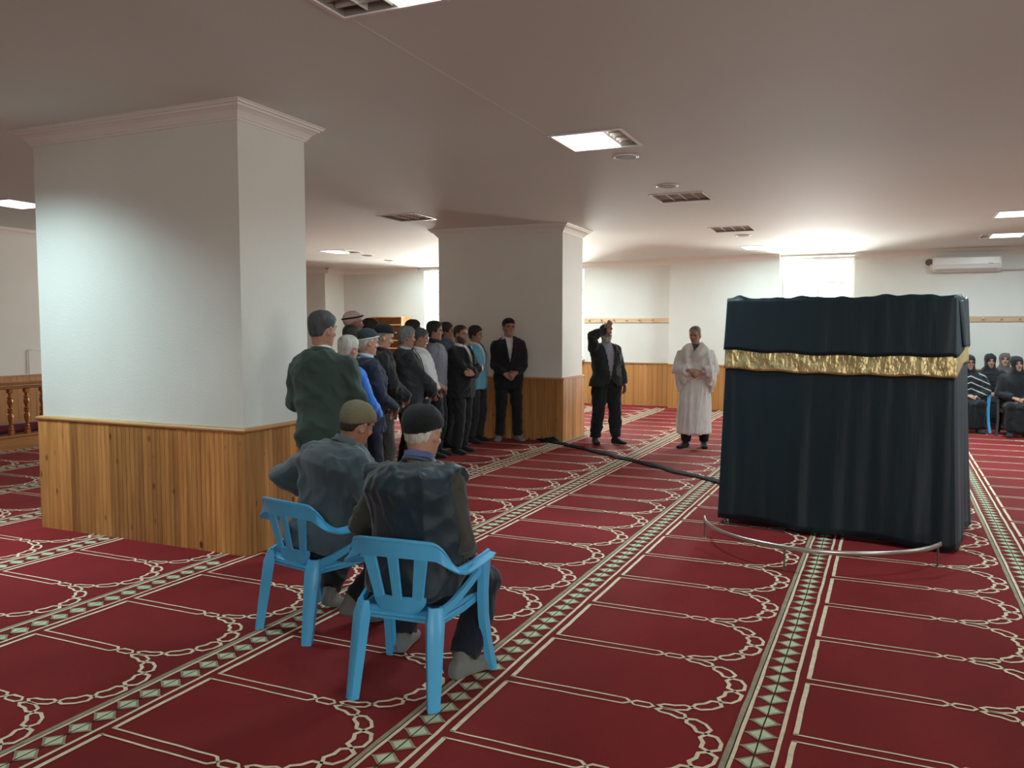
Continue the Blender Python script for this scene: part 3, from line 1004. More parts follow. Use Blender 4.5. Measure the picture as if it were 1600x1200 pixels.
def make_chair(m):
    root = empty('plastic_armchair')
    # seat: slightly dished slab with rolled rim
    nx_, ny_ = 14, 14
    def sp(u, v):                       # u,v in -1..1
        w = .215 + .015 * (v + 1) / 2
        x = u * w * (1 - .10 * max(0, abs(v) - .6) ** 2 * 4)
        y = -.205 + (v + 1) / 2 * .44
        z = .392 - .014 * (1 - u * u) * (1 - v * v) + .006 * v
        rim = max(abs(u), abs(v))
        if rim > .93: z -= .020 * (rim - .93) / .07
        return (x, y, z)
    v = [sp(-1 + 2 * i / nx_, -1 + 2 * j / ny_) for j in range(ny_ + 1) for i in range(nx_ + 1)]
    f = [(j * (nx_ + 1) + i, j * (nx_ + 1) + i + 1, (j + 1) * (nx_ + 1) + i + 1, (j + 1) * (nx_ + 1) + i) for j in range(ny_) for i in range(nx_)]
    so_ = mesh_obj('seat', v, f, m, root, True)
    md = so_.modifiers.new('t', 'SOLIDIFY'); md.thickness = .008; md.offset = -1
    # seat apron
    ap = MB()
    per = [(-.20, -.20), (.20, -.20), (.225, .0), (.225, .225), (0, .245), (-.225, .225), (-.225, 0)]
    ring = lambda z, g: [(x * g, y * g, z) for x, y in per]
    k_ = len(per)
    vv = ring(.378, 1.0) + ring(.345, .99) + ring(.345, .96) + ring(.378, .97)
    ff = []
    for q in range(4):
        for i in range(k_):
            a = q * k_ + i; b = q * k_ + (i + 1) % k_
            c = ((q + 1) % 4) * k_
            ff.append((a, b, c + (i + 1) % k_, c + i))
    ap.add(vv, ff); ap.build('seat_rim', m, root)
    # band: back top rail that sweeps down into the armrests
    secs = []
    N_ = 60
    band_low = []
    for i in range(N_ + 1):
        t = -1 + 2 * i / N_
        at = abs(t)
        sg = 1 if t > 0 else -1
        if at < .5:                                 # the back
            phi = at / .5 * R(62)
            x = .275 * math.sin(phi); y = -.275 + .13 * (1 - math.cos(phi)) * 1.5
        else:
            u = (at - .5) / .5
            phi = R(62)
            x0_ = .275 * math.sin(phi); y0_ = -.275 + .13 * (1 - math.cos(phi)) * 1.5
            x = x0_ + .035 * math.sin(u * math.pi / 2); y = y0_ + u * .375
        # height of the upper edge
        if at < .30: z = .722 - .012 * (at / .3) ** 2
        elif at < .62:
            u = (at - .30) / .32; z = .710 - .155 * (u * u * (3 - 2 * u))
        else: z = .555 + .012 * ((at - .62) / .38)
        # roll of the plate: upright at the back, flat on the arms
        u = min(1, max(0, (at - .30) / .30)); u = u * u * (3 - 2 * u)
        roll = u * R(82)
        hgt = .085 * (1 - u) + .052 * u
        if at > .95: hgt *= .85
        # outward direction in plan
        if at < .5: ox, oy = math.sin(phi) * .9, -math.cos(phi)
        else:
            w_ = min(1, (at - .5) / .2); ox, oy = math.sin(R(62)) * (1 - w_) + w_, -math.cos(R(62)) * (1 - w_)
        l = math.hypot(ox, oy); ox /= l; oy /= l
        ox *= sg
        x *= sg
        # down vector after roll
        dn = Vector((ox * math.sin(roll), oy * math.sin(roll), -math.cos(roll)))
        nn = Vector((ox * math.cos(roll), oy * math.cos(roll), math.sin(roll)))
        back_tilt = Vector((0, .18 * (1 - u), 0))
        p = Vector((x, y, z)) - Vector((ox, oy, 0)) * (.024 * u)
        d = (dn + back_tilt * .9) * hgt
        th = .009
        lip = .010
        secs.append([tuple(p + nn * (th / 2 + lip)), tuple(p + nn * (lip + th / 2) + dn * .010), tuple(p + nn * th / 2 + dn * .014), tuple(p + nn * th / 2 + d * .97), tuple(p + nn * (th * .5) + d), tuple(p - nn * th / 2 + d),
                     tuple(p - nn * th / 2 + dn * .002), tuple(p - nn * th * .3)])
        band_low.append(p + d)
    MB().rings(secs).build('armrest_band', m, root, True, 40)
    # splat with slots: three bars and a rounded foot
    def back_y(x):
        ph_ = math.asin(min(.99, abs(x) / .275)); return -.275 + .13 * (1 - math.cos(ph_)) * 1.5
    def bp(x, z):
        t = (z - .40) / .25
        return (x, back_y(x) + .012 + .055 * (1 - t) + .012, z)
    def bar(xt, xb, wt, wb, zt=.665, zb=.44):
        rr = []
        for i in range(9):
            t = i / 8; z = zt + (zb - zt) * t; x = xt + (xb - xt) * t; w = wt + (wb - wt) * t
            y = bp(x, z)[1]
            rr.append([(x - w, y - .004, z), (x - w + .004, y - .008, z), (x + w - .004, y - .008, z), (x + w, y - .004, z), (x + w, y + .003, z), (x - w, y + .003, z)])
        return MB().rings(rr)
    bar(-.128, -.090, .032, .026).build('back_slat', m, root, True, 35)
    bar(0, 0, .026, .022).build('back_slat', m, root, True, 35)
    bar(.128, .090, .032, .026).build('back_slat', m, root, True, 35)
    rr = []
    for i in range(13):
        t = i / 12; z = .452 - .085 * t
        w = .120 * math.sqrt(max(.02, 1 - (t * .93) ** 2.2)) + .005
        y = bp(0, z)[1] + .005 * t
        row = []
        for k in range(9):
            x = -w + 2 * w * k / 8
            row.append((x, bp(x, z)[1] - .006, z))
        row += [(p[0], p[1] + .010, p[2]) for p in reversed(row)]
        rr.append(row)
    MB().rings(rr).build('back_foot', m, root, True, 35)
    # side rails of the back down to the rear legs
    for sg in (-1, 1):
        # rear leg: broad tapering channel
        rr = []
        for t in (0, .15, .35, .6, .85, 1):
            z = .418 * (1 - t)
            x = sg * (.172 + .020 * t); y = -.195 - .070 * t
            w = .040 - .014 * t; d = .024 - .006 * t
            if t == 0: w = .030; d = .012
            a = R(35) * sg
            ca, sa = math.cos(a), math.sin(a)
            c = []
            for (u, v_) in ((-w, -d), (-w * .6, -d * 1.35), (w * .6, -d * 1.35), (w, -d), (w, d), (w * .7, d), (w * .55, -d * .4), (-w * .55, -d * .4), (-w * .7, d), (-w, d)):
                c.append((x + u * ca - v_ * sa, y + u * sa + v_ * ca, z))
            rr.append(c)
        MB().rings(rr).build('leg', m, root, True, 40)
        # front leg rising to the arm
        rr = []
        for t in (0, .12, .30, .5, .75, 1):
            z = .548 * (1 - t)
            x = sg * (.262 - .018 * math.sin(t * math.pi) + .004 * t); y = .150 + .085 * t - .02 * math.sin(t * math.pi)
            w = .036 - .012 * t; d = .016
            c = []
            for (u, v_) in ((-w, -d), (-w * .6, -d * 1.3), (w * .6, -d * 1.3), (w, -d), (w, d), (w * .7, d), (w * .55, -d * .5), (-w * .55, -d * .5), (-w * .7, d), (-w, d)):
                # broad side faces outwards
                c.append((x - sg * v_, y + u, z))
            rr.append(c)
        MB().rings(rr).build('leg', m, root, True, 40)
        # brace from the rear of the seat up to the front leg
        rr = []
        for t in (0, .25, .5, .75, 1):
            x = sg * (.195 + .060 * t); y = -.19 + .30 * t; z = .395 + .115 * t ** 1.4
            rr.append([(x - .007, y, z - .020), (x + .007, y, z - .020), (x + .008, y, z + .018), (x - .008, y, z + .018)])
        MB().rings(rr).build('side_brace', m, root, True, 40)
    return root

def wob_seed(): return None
ch1 = make_chair(M_blue)
ch1.location = (-2.785, 3.615, 0); ch1.rotation_euler = (0, 0, -R(12))
tag(ch1, 'light blue plastic armchair under the man in the grey jacket and olive cap', 'chair', 'light blue plastic armchairs')
def another(loc, rz, lab, dark=False):
    c = copy_tree(ch1)
    c.location = loc; c.rotation_euler = (0, 0, rz)
    c['label'] = lab
    if dark:
        c['group'] = 'dark plastic armchairs'
        for k in c.children:
            k.data = k.data.copy(); k.data.materials[0] = M_dkch
    return c
another((-1.915, 3.185, 0), R(5), 'light blue plastic armchair under the man in the dark vest, nearest the camera')
# ================================================================== people
_work = bpy.data.scenes.new('work')
def remesh(shells, voxel, smooth=3, factor=0.5):
    """fuse closed overlapping shells into one continuous surface -> (verts Nx3, faces Mx4)"""
    me = bpy.data.meshes.new('tmp')
    v, f = [], []
    for sv, sf in shells:
        n = len(v)
        v += [tuple(p) for p in sv]
        f += [tuple(i + n for i in q) for q in sf]
    me.from_pydata(v, [], f)
    o = bpy.data.objects.new('tmp', me)
    _work.collection.objects.link(o)
    m = o.modifiers.new('r', 'REMESH'); m.mode = 'VOXEL'; m.voxel_size = voxel; m.adaptivity = 0
    if smooth:
        s = o.modifiers.new('s', 'SMOOTH'); s.iterations = smooth; s.factor = factor
    vl = _work.view_layers[0]
    vl.update()
    dg = vl.depsgraph
    ev = o.evaluated_get(dg)
    em = ev.to_mesh()
    nv = len(em.vertices)
    V = np.empty(nv * 3, dtype=np.float32); em.vertices.foreach_get('co', V); V = V.reshape(-1, 3).astype(float)
    nf = len(em.polygons)
    tot = np.empty(nf, dtype=np.int32); em.polygons.foreach_get('loop_total', tot)
    ls = np.empty(len(em.loops), dtype=np.int32); em.loops.foreach_get('vertex_index', ls)
    ev.to_mesh_clear()
    _work.collection.objects.unlink(o)
    bpy.data.objects.remove(o); bpy.data.meshes.remove(me)
    if nf and (tot == 4).all():
        F = ls.reshape(-1, 4)
    else:
        F = []; k = 0
        for t in tot:
            q = list(ls[k:k + t]); k += t
            F.append(q + [q[-1]] * (4 - t) if t < 4 else q[:4])
        F = np.array(F)
    return V, F

def vnormals(V, F):
    n = np.zeros_like(V)
    fn = np.cross(V[F[:, 2]] - V[F[:, 0]], V[F[:, 3]] - V[F[:, 1]])
    for k in range(4):
        np.add.at(n, F[:, k], fn)
    return n / np.maximum(np.linalg.norm(n, axis=1, keepdims=True), 1e-12)

def wrinkle(V, F, amp, seed, stretch=(1, 1, .55), freq=11):
    r = np.random.RandomState(seed)
    n = vnormals(V, F)
    P = V * np.array(stretch) * freq
    w = np.zeros(len(V))
    warp = np.stack([np.sin(P @ r.uniform(-.5, .5, 3) + r.uniform(0, 6)) for _ in range(3)], 1) * 1.3
    P = P + warp
    tot = 0
    for k in range(7):
        d = r.normal(size=3); d /= np.linalg.norm(d)
        fq = 1.0 * 1.45 ** k; a = 1 / (1.25 ** k)
        s_ = np.sin(P @ d * fq + r.uniform(0, 6.28))
        w += a * (1 - 2 * np.abs(s_) ** .8) ; tot += a
    return V + n * (1.6 * amp * np.maximum(w / tot * 2 + .5, -.6))[:, None]

def rot_from(lean=0, side=0, twist=0):
    return Matrix.Rotation(R(twist), 4, 'Z') @ Matrix.Rotation(R(-lean), 4, 'X') @ Matrix.Rotation(R(side), 4, 'Y')

def ellipse(c, ax, ay, rx, ry, n=20, e=2.3):
    out = []
    for k in range(n):
        a = 2 * math.pi * k / n
        ca, sa = math.cos(a), math.sin(a)
        x = math.copysign(abs(ca) ** (2 / e), ca) * rx; y = math.copysign(abs(sa) ** (2 / e), sa) * ry
        out.append(tuple(Vector(c) + ax * x + ay * y))
    return out
def loft(rings):
    n = len(rings[0]); v = [p for r in rings for p in r]; f = []
    for i in range(len(rings) - 1):
        for j in range(n):
            a = i * n + j; b = i * n + (j + 1) % n
            f.append((a, b, b + n, a + n))
    f.append(tuple(range(n - 1, -1, -1))); f.append(tuple((len(rings) - 1) * n + j for j in range(n)))
    return v, f
def tube_shell(pts, rad, seg=12, flat=None):
    m = MB(); m.tube(pts, rad, seg); return m.v, m.f
def ball(c, r, n=10):
    """ellipsoid; r scalar or 3-vector"""
    if not hasattr(r, '__len__'): r = (r, r, r)
    rr = []
    for i in range(1, n):
        a = math.pi * i / n
        rr.append([(c[0] + r[0] * math.sin(a) * math.cos(b), c[1] + r[1] * math.sin(a) * math.sin(b), c[2] - r[2] * math.cos(a))
                   for b in (2 * math.pi * k / (n + 2) for k in range(n + 2))])
    return loft(rr)
def xf(shell, M):
    return [tuple(M @ Vector(p)) for p in shell[0]], shell[1]

# ---- head surface, origin at the chin, +y forward
HEAD = [(-.030, .030, .045, .030), (-.012, .044, .068, .045), (.0, .048, .082, .052), (.015, .053, .089, .058), (.035, .060, .090, .066), (.055, .065, .089, .074), (.08, .070, .089, .083), (.105, .0735, .086, .092),
        (.125, .0755, .086, .098), (.145, .0765, .091, .102), (.165, .0765, .090, .103), (.185, .073, .083, .100), (.203, .064, .069, .089), (.218, .050, .050, .070), (.229, .032, .030, .046), (.2345, .012, .010, .018)]
def head_pt(th, z, off=0.0):
    """th 0 = front, positive to the person's left (-x)"""
    k = 0
    zz = min(max(z, HEAD[0][0]), HEAD[-1][0])
    while k < len(HEAD) - 2 and HEAD[k + 1][0] < zz: k += 1
    a, b = HEAD[k], HEAD[k + 1]
    t = (zz - a[0]) / (b[0] - a[0]); 
    hw = a[1] + (b[1] - a[1]) * t; f = a[2] + (b[2] - a[2]) * t; bk = a[3] + (b[3] - a[3]) * t
    c, s = math.cos(th), math.sin(th)
    e = 2 / 2.25
    x = -math.copysign(abs(s) ** e, s) * (hw + off)
    y = math.copysign(abs(c) ** e, c) * ((f if c > 0 else bk) + off) - .012
    return x, y, z + off * max(0, (z - .17) / .065) ** 1.2
def head_shell(off=0, z0=-.03, n=28):
    return loft([[head_pt(-2 * math.pi * k / n, z, off) for k in range(n)] for z, *_ in HEAD if z >= z0])

def smooth01(x):
    x = min(1, max(0, x)); return x * x * (3 - 2 * x)
def interp(tab, a):
    for (a0, v0), (a1, v1) in zip(tab[:-1], tab[1:]):
        if a <= a1: return v0 + (v1 - v0) * (a - a0) / (a1 - a0)
    return tab[-1][1]
LINES = {   # lower edge of hair or cap by angle from the front
    'short':  ([(0, .192), (30, .190), (52, .172), (66, .155), (74, .11), (88, .100), (98, .125), (108, .10), (120, .065), (180, .052)], .0065),
    'thick':  ([(0, .188), (30, .186), (50, .165), (64, .15), (72, .10), (88, .092), (98, .12), (108, .09), (120, .04), (180, .03)], .014),
    'receding': ([(0, .212), (25, .214), (45, .19), (64, .165), (74, .11), (88, .098), (98, .125), (108, .10), (120, .05), (180, .035)], .006),
    'fringe': ([(0, .30), (60, .30), (72, .17), (76, .115), (88, .10), (98, .125), (108, .10), (120, .05), (180, .035)], .006),
    'kufi':   ([(0, .178), (60, .170), (90, .150), (130, .125), (180, .112)], .011),
    'skull':  ([(0, .190), (60, .184), (90, .168), (130, .148), (180, .135)], .009),
    'beanie': ([(0, .165), (60, .150), (90, .130), (130, .100), (180, .088)], .010),
}
def cap_mesh(style, puff=0.0, seed=0, band=False, zmax=None, noise=0.0):
    tab, th = LINES[style]
    NT, NZ = 56, 30
    V = []; S_ = []
    r = np.random.RandomState(seed)
    ph = r.uniform(0, 6.28, 8)
    for j in range(NZ + 1):
        z = .005 + (.2345 - .005) * (1 - (1 - j / NZ) ** 1.25)
        for i in range(NT):
            a = -math.pi + 2 * math.pi * i / NT
            ang = abs(math.degrees(a))
            zl = interp(tab, ang)
            if zmax: s = min((z - zl), (interp(zmax, ang) - z)) / .006
            else: s = (z - zl) / .006
            o = -.006 + (th + .006) * smooth01(s * .5 + .5)
            if s > 0:
                o += puff * smooth01((z - zl) / .05) * (.6 + .4 * math.cos(3 * a + ph[0]))
                o += noise * (math.sin(9 * a + 60 * z + ph[1]) + math.sin(17 * a - 90 * z + ph[2])) * .5
            V.append(head_pt(a, z, o)); S_.append(s)
    V.append((0, -.012, .2345 + max(th, .002) + puff)); S_.append(9 if not zmax else -9)
    F = []
    for j in range(NZ):
        for i in range(NT):
            q = (j * NT + i, j * NT + (i + 1) % NT, (j + 1) * NT + (i + 1) % NT, (j + 1) * NT + i)
            if max(S_[k] for k in q) > -1.2: F.append(tuple(reversed(q)))
    if not zmax:
        for i in range(NT):
            F.append((len(V) - 1, NZ * NT + (i + 1) % NT, NZ * NT + i))
    used = sorted({k for q in F for k in q}); mp = {k: n for n, k in enumerate(used)}
    return [V[k] for k in used], [tuple(mp[k] for k in q) for q in F]
BEARD_LO = [(0, .0), (180, .0)]
def beard_mesh(thick, full=True):
    """cheeks, jaw and moustache as one patch"""
    NT, NZ = 60, 30
    V = []; S_ = []
    for j in range(NZ + 1):
        z = -.028 + .14 * j / NZ
        for i in range(NT + 1):
            a = R(-96 + 192 * i / NT); ang = abs(math.degrees(a))
            up = interp([(0, .042), (14, .044), (22, .070), (40, .066), (62, .076), (80, .112), (96, .118)], ang)
            s = (up - z) / .007
            if ang < 26:                      # moustache
                s = max(s, min(z - .057, .076 - z - .0006 * ang) / .005)
            s = min(s, (95 - ang) / 5)
            if not full: s = min(s, max((30 - ang) / 6, -3))
            o = -.005 + (thick + .005) * smooth01(s * .5 + .5) + (.0015 * math.sin(31 * a + 200 * z) if s > 0 else 0)
            if z < .02: o += thick * .5 * smooth01((.02 - z) / .03) * (1 if s > 0 else 0)
            V.append(head_pt(a, z, o)); S_.append(s)
    F = []
    n = NT + 1
    for j in range(NZ):
        for i in range(NT):
            q = (j * n + i, j * n + i + 1, (j + 1) * n + i + 1, (j + 1) * n + i)
            if max(S_[k] for k in q) > -1.2: F.append(tuple(reversed(q)))
    used = sorted({k for q in F for k in q}); mp = {k: n_ for n_, k in enumerate(used)}
    return [V[k] for k in used], [tuple(mp[k] for k in q) for q in F]

def hand_shells(w, f, n, side, curl=.5, spread=.10, L=1.0):
    """w wrist, f finger direction, n palm normal, side=+1/-1: where the thumb lies along s = f x n"""
    w = Vector(w); f = Vector(f).normalized(); n = Vector(n); n = (n - f * n.dot(f)).normalized(); s = f.cross(n) * side
    sh = []
    rings = []
    for t, rx, ry in ((-.015, .024, .019), (.0, .026, .018), (.03, .035, .0165), (.06, .042, .015), (.085, .043, .0135), (.093, .040, .010)):
        rings.append(ellipse(w + f * t * L - n * .003, s, n, rx * L, ry * L, 14, 2.6))
    sh.append(loft(rings))
    for k, (o, ln) in enumerate(((.033, .070), (.0115, .079), (-.0105, .073), (-.031, .058))):
        d = (f + s * (o * spread * 20 * .35)).normalized()
        p = w + f * (.083 + (.004 if k in (1, 2) else 0)) * L + s * o * L
        pts = [p - d * .02, p]; rad = [.0085 * L, .0098 * L]
        seg = [ln * .44, ln * .31, ln * .25]
        ang = 0
        for q, l in enumerate(seg):
            ang += curl * (0.75, .95, .7)[q]
            dd = d * math.cos(ang) + n * math.sin(ang)
            p = p + dd * l * L; pts.append(p); rad.append((.0092, .0084, .0068)[q] * L)
        sh.append(tube_shell(pts, rad, 8))
    p0 = w + f * .012 * L + s * .020 * L
    d = (f * .72 + s * .62 + n * .28).normalized()
    d2 = (f * .9 + s * .25 + n * (.25 + .4 * curl)).normalized()
    p1 = p0 + d * .045 * L; p2 = p1 + d2 * .034 * L; p3 = p2 + (d2 + n * .25 * curl).normalized() * .026 * L
    sh.append(tube_shell([p0, p1, p2, p3], [.016 * L, .0125 * L, .0108 * L, .0085 * L], 8))
    return sh

def ik(a, b, l1, l2, pole):
    a, b = Vector(a), Vector(b); d = b - a; L = d.length
    mx = (l1 + l2) * .998
    if L > mx: b = a + d * (mx / L); d = b - a; L = mx
    L = max(L, abs(l1 - l2) + .01)
    c = (l1 * l1 + L * L - l2 * l2) / (2 * l1 * L); c = max(-1, min(1, c))
    u = d.normalized(); p = Vector(pole) - a; p = (p - u * p.dot(u)).normalized()
    k = a + u * (l1 * c) + p * (l1 * math.sqrt(max(0, 1 - c * c)))
    return k, b

SKIN = {'light': (0.43, 0.235, 0.16), 'tan': (0.34, 0.17, 0.11), 'dark': (0.25, 0.105, 0.062)}
def skin_mat(k):
    m = mat('skin_' + k, SKIN[k], 0.5, vary=.07, vscale=14, bump=.1, bscale=90)
    m.node_tree.nodes['Principled BSDF'].inputs['Subsurface Weight'].default_value = 0.0
    return m
def cloth_mat(name, c, rough=.85, sheen=.12, bump=.25, bscale=300, vary=.06):
    return mat('cloth_' + name, c, rough, spec=.3, sheen=sheen, bump=bump, bscale=bscale, vary=vary, vscale=7)
def hair_mat(name, c):
    return mat('hair_' + name, c, .6, vary=.35, vscale=45, vstretch=(1, 1, .35), bump=.7, bscale=160, bstretch=(1, 1, .3))
M_eye = mat('eye_white', (.30, .25, .22), .4)
M_iris = mat('eye_dark', (.02, .013, .01), .2)
M_lip = mat('lips', (.30, .105, .085), .5)

TORSO = [(.82, .150, .112, .0), (.88, .168, .122, .0), (.95, .172, .122, .0), (1.04, .158, .114, .008), (1.14, .160, .116, .010), (1.24, .172, .122, .010),
         (1.33, .182, .120, .004), (1.40, .152, .100, -.006), (1.445, .104, .080, -.014), (1.475, .068, .060, -.016), (1.50, .055, .055, -.012)]

class Person:
    def __init__(s, label, pos, face, H=1.74, pelvis=None, lean=0, side=0, twist=0, head=(0, 0, 0), girth=1.0, belly=0.0, skin='light',
                 fine=True, cat='person', hunch=0.0, z0=0.0):
        s.root = empty('person', (pos[0], pos[1], z0), R(face))
        tag(s.root, label, 'person')
        s.k = H / 1.74; s.g = girth; s.belly = belly; s.skin = skin
        s.vx = 1.0 if fine else 1.5
        s.P = Vector(pelvis) if pelvis else Vector((0, 0, .93))
        s.U = Matrix.Translation(s.P) @ rot_from(lean, side, twist) @ Matrix.Translation((0, 0, -.93))
        hy, hp, ht = head
        s.hunch = hunch
        s.Hm = s.U @ Matrix.Translation((0, -.006 + .05 * hunch, 1.505 - .02 * hunch)) @ Matrix.Translation((0, -.02, .03)) @ Matrix.Rotation(R(hy), 4, 'Z') @ Matrix.Rotation(R(-hp), 4, 'X') @ Matrix.Rotation(R(ht), 4, 'Y') @ Matrix.Translation((0, .02, -.03))
        s.arm = {}; s.leg = {}
        s.seed = abs(hash(label)) % 1000 if False else sum(ord(c) for c in label) % 997
        s.hands = {}
    def out(s, name, V, F, m, parent=None, mi=None, smooth=True):
        V = np.asarray(V, dtype=float) * s.k
        return mesh_obj(name, V, F, m, parent or s.root, smooth, mi)
    def u(s, p): return s.U @ Vector(p)
    def set_arm(s, sg, wrist, pole, shoulder=(0, 0, 0)):
        """sg +1 = person's right (+x). wrist and pole in root space"""
        sh = s.u((sg * .166 * (1 + (s.g - 1) * .5) + shoulder[0], -.01 + shoulder[1], 1.372 + shoulder[2]))
        e, w = ik(sh, wrist, .285, .255, pole)
        s.arm[sg] = (sh, e, w)
    def set_leg(s, sg, ankle, pole):
        h = s.P + Vector((sg * .092, 0, -.03))
        k, a = ik(h, ankle, .42, .405, pole)
        s.leg[sg] = (h, k, a)
    def stand(s, foot=.12, turn=0, dx=0, dy=0, step=(0, 0)):
        for sg in (-1, 1):
            s.set_leg(sg, (dx + sg * foot, -.02 + dy + (step[0] if sg > 0 else step[1]), .085), (sg * .13, 2, .5))
    def torso_rings(s, z0, z1, inf, flare=0.0, fy=0.0, e=2.3):
        zs = sorted({z0, z1} | {t[0] for t in TORSO if z0 < t[0] < z1})
        ax = (s.U.to_3x3() @ Vector((1, 0, 0))); ay = (s.U.to_3x3() @ Vector((0, 1, 0)))
        rr = []
        for z in zs:
            rx = interp([(t[0], t[1]) for t in TORSO], max(z, TORSO[0][0])); ry = interp([(t[0], t[2]) for t in TORSO], max(z, TORSO[0][0]))
            yo = interp([(t[0], t[3]) for t in TORSO], max(z, TORSO[0][0]))
            gz = s.g if z < 1.42 else 1 + (s.g - 1) * max(0, (1.50 - z) / .08)
            b = s.belly * math.exp(-((z - 1.08) / .14) ** 2)
            hb = s.hunch * .03 * math.exp(-((z - 1.36) / .1) ** 2)
            yo += s.hunch * .022 * max(0, (z - 1.42) / .06)
            fl = flare * max(0, (1.0 - z) / .2)
            infl = inf if z < 1.46 else inf * .75
            rr.append(ellipse(s.u((0, yo + b * .6 - hb, z)), ax, ay, rx * gz + infl + b * .35 + fl, ry * gz + infl + b * .6 + fl * .7 + hb, 24, e))
        return rr
    def sleeve(s, sg, inf, frac=1.0, cuff=None):
        sh, e, w = s.arm[sg]
        r = [.056, .051, .044, .039, .033]
        pts = [sh, sh.lerp(e, .5), e, e.lerp(w, .5), w]
        rad = [x * (1 + (s.g - 1) * .6) + inf for x in r]
        if cuff: rad[-1] = cuff
        if frac < 1:      # short sleeve: stop part-way down the upper arm
            pts = [sh, sh.lerp(e, .5), sh.lerp(e, frac * 2)]; rad = [rad[0], rad[1], rad[2] + .006]
        out = [tube_shell(pts, rad, 14)]
        inner = s.u((sg * .07, -.012, 1.402))
        out.append(tube_shell([inner, sh.lerp(inner, .4), sh], [.050 + inf * .7, .055 + inf * .8, rad[0] * .95], 14))
        out.append(ball(sh, rad[0] * .96))
        return out
    def garment(s, name, m, z0=.80, z1=1.475, inf=.018, sleeves=1.0, flare=0.0, V=None, amp=.006, vox=.013, cuff=None, freq=11, under=None, stretch=(1, 1, .55), extra=None, cut=None, label=None, parent=None):
        rings = s.torso_rings(z0, z1, inf, flare)
        shells = [loft(rings)]
        if sleeves:
            for sg in (-1, 1):
                if sg in s.arm: shells += s.sleeve(sg, inf * .9, sleeves, cuff)
        if extra: shells += extra
        Vv, F = remesh(shells, vox * s.vx, 3)
        Vv = wrinkle(Vv, F, amp, s.seed + len(name), stretch, freq)
        Ui = np.array((s.U.inverted()))
        C = Vv[F].mean(axis=1)
        L = C @ Ui[:3, :3].T + Ui[:3, 3]
        keep = np.ones(len(F), dtype=bool)
        if V:           # front opening: (low z, half width at the top, half width at the hem or 0)
            zv, wv, wh = V
            w = np.where(L[:, 2] > zv, wv * np.clip((L[:, 2] - zv) / (1.47 - zv), 0, 1) ** .85, wh * np.clip((zv - L[:, 2]) / (zv - z0), 0, 1))
            nn = vnormals(Vv, F)[F].mean(axis=1) @ Ui[:3, :3].T
            keep &= ~((L[:, 1] > .02) & (np.abs(L[:, 0]) < w) & (nn[:, 1] > -.2) & (L[:, 2] < 1.6))
        if cut is not None:
            keep &= ~cut(L, C)
        F = F[keep]
        used = np.unique(F); mp = -np.ones(len(Vv), dtype=int); mp[used] = np.arange(len(used))
        o = s.out(name, Vv[used], mp[F], m, parent)
        if label: o['label'] = label
        if V or cut is not None:
            md = o.modifiers.new('cloth', 'SOLIDIFY'); md.thickness = .005 * s.k; md.offset = -1
        return o
    def lapels(s, m, zv, wv, inf):
        """turned-back edges beside the V opening"""
        for sg in (-1, 1):
            vs = []; fs = []
            n = 8
            for i in range(n + 1):
                t = i / n; z = zv + (1.46 - zv) * t
                w = wv * t ** .85
                ry = interp([(q[0], q[2]) for q in TORSO], z) * s.g + inf + s.belly * math.exp(-((z - 1.08) / .14) ** 2) * 1.2
                rx = interp([(q[0], q[1]) for q in TORSO], z) * s.g + inf
                yo = interp([(q[0], q[3]) for q in TORSO], z)
                lw = .012 + .045 * math.sin(math.pi * min(1, t * 1.15)) ** .8
                for x, d in ((w - .004, .006), (w + lw * .5, .010), (w + lw, .008)):
                    x = max(0.0, min(x, rx * .98))
                    y = yo + ry * max(0, 1 - (abs(x) / rx) ** 2.3) ** (1 / 2.3) + d
                    vs.append(tuple(s.u((sg * x, y, z))))
            for i in range(n):
                for j in range(2):
                    a = i * 3 + j
                    fs.append((a, a + 1, a + 4, a + 3) if sg > 0 else (a + 3, a + 4, a + 1, a))
            o = s.out('lapel', vs, fs, m)
            md = o.modifiers.new('c', 'SOLIDIFY'); md.thickness = .004; md.offset = 0
    def collar(s, m, r=.066, h=.040, gap=26, tilt=.012, z=1.462, name='collar', flare=.010):
        vs = []; n = 28
        M = s.U
        for j in range(3):
            for i in range(n + 1):
                a = R(gap + (360 - 2 * gap) * i / n)
                rr = r + (flare, .004, 0)[j]
                zz = z + h * (0, .5, 1)[j] - tilt * math.cos(a) * 1.2 - (.012 if j == 0 else 0) * math.cos(a)
                vs.append(tuple(M @ Vector((-rr * math.sin(a), rr * math.cos(a) * .98 - .014 + s.hunch * .03, zz))))
        fs = [(j * (n + 1) + i, j * (n + 1) + i + 1, (j + 1) * (n + 1) + i + 1, (j + 1) * (n + 1) + i) for j in range(2) for i in range(n)]
        o = s.out(name, vs, fs, m)
        md = o.modifiers.new('c', 'SOLIDIFY'); md.thickness = .006; md.offset = 0
    def trousers(s, m, inf=.018, amp=.006, top=1.0, name='trousers', cuff=.075, freq=12):
        shells = []
        ax = Vector((1, 0, 0)); ay = Vector((0, 1, 0))
        P = s.P
        Rm = (s.U.to_3x3())
        shells.append(loft([ellipse(P + Vector((0, 0, dz)), ax, ay, rx * s.g + inf, ry * s.g + inf, 22) for dz, rx, ry in ((-.10, .11, .09), (-.06, .150, .112), (0, .160, .118), (.05, .158, .116), (top - .93, .150, .112))]))
        for sg in (-1, 1):
            h, k, a = s.leg[sg]
            d = (a - k).normalized()
            end = a - d * .005
            pts = [h.lerp(k, -.06), h.lerp(k, .2), h.lerp(k, .6), k, k.lerp(a, .35), k.lerp(a, .75), end]
            rad = [.085, .087, .072, .060, .058, .054, .050]
            rad = [q * (1 + (s.g - 1) * .7) + inf for q in rad]; rad[-1] = cuff
            shells.append(tube_shell(pts, rad, 14)); shells.append(ball(k, .062 + inf))
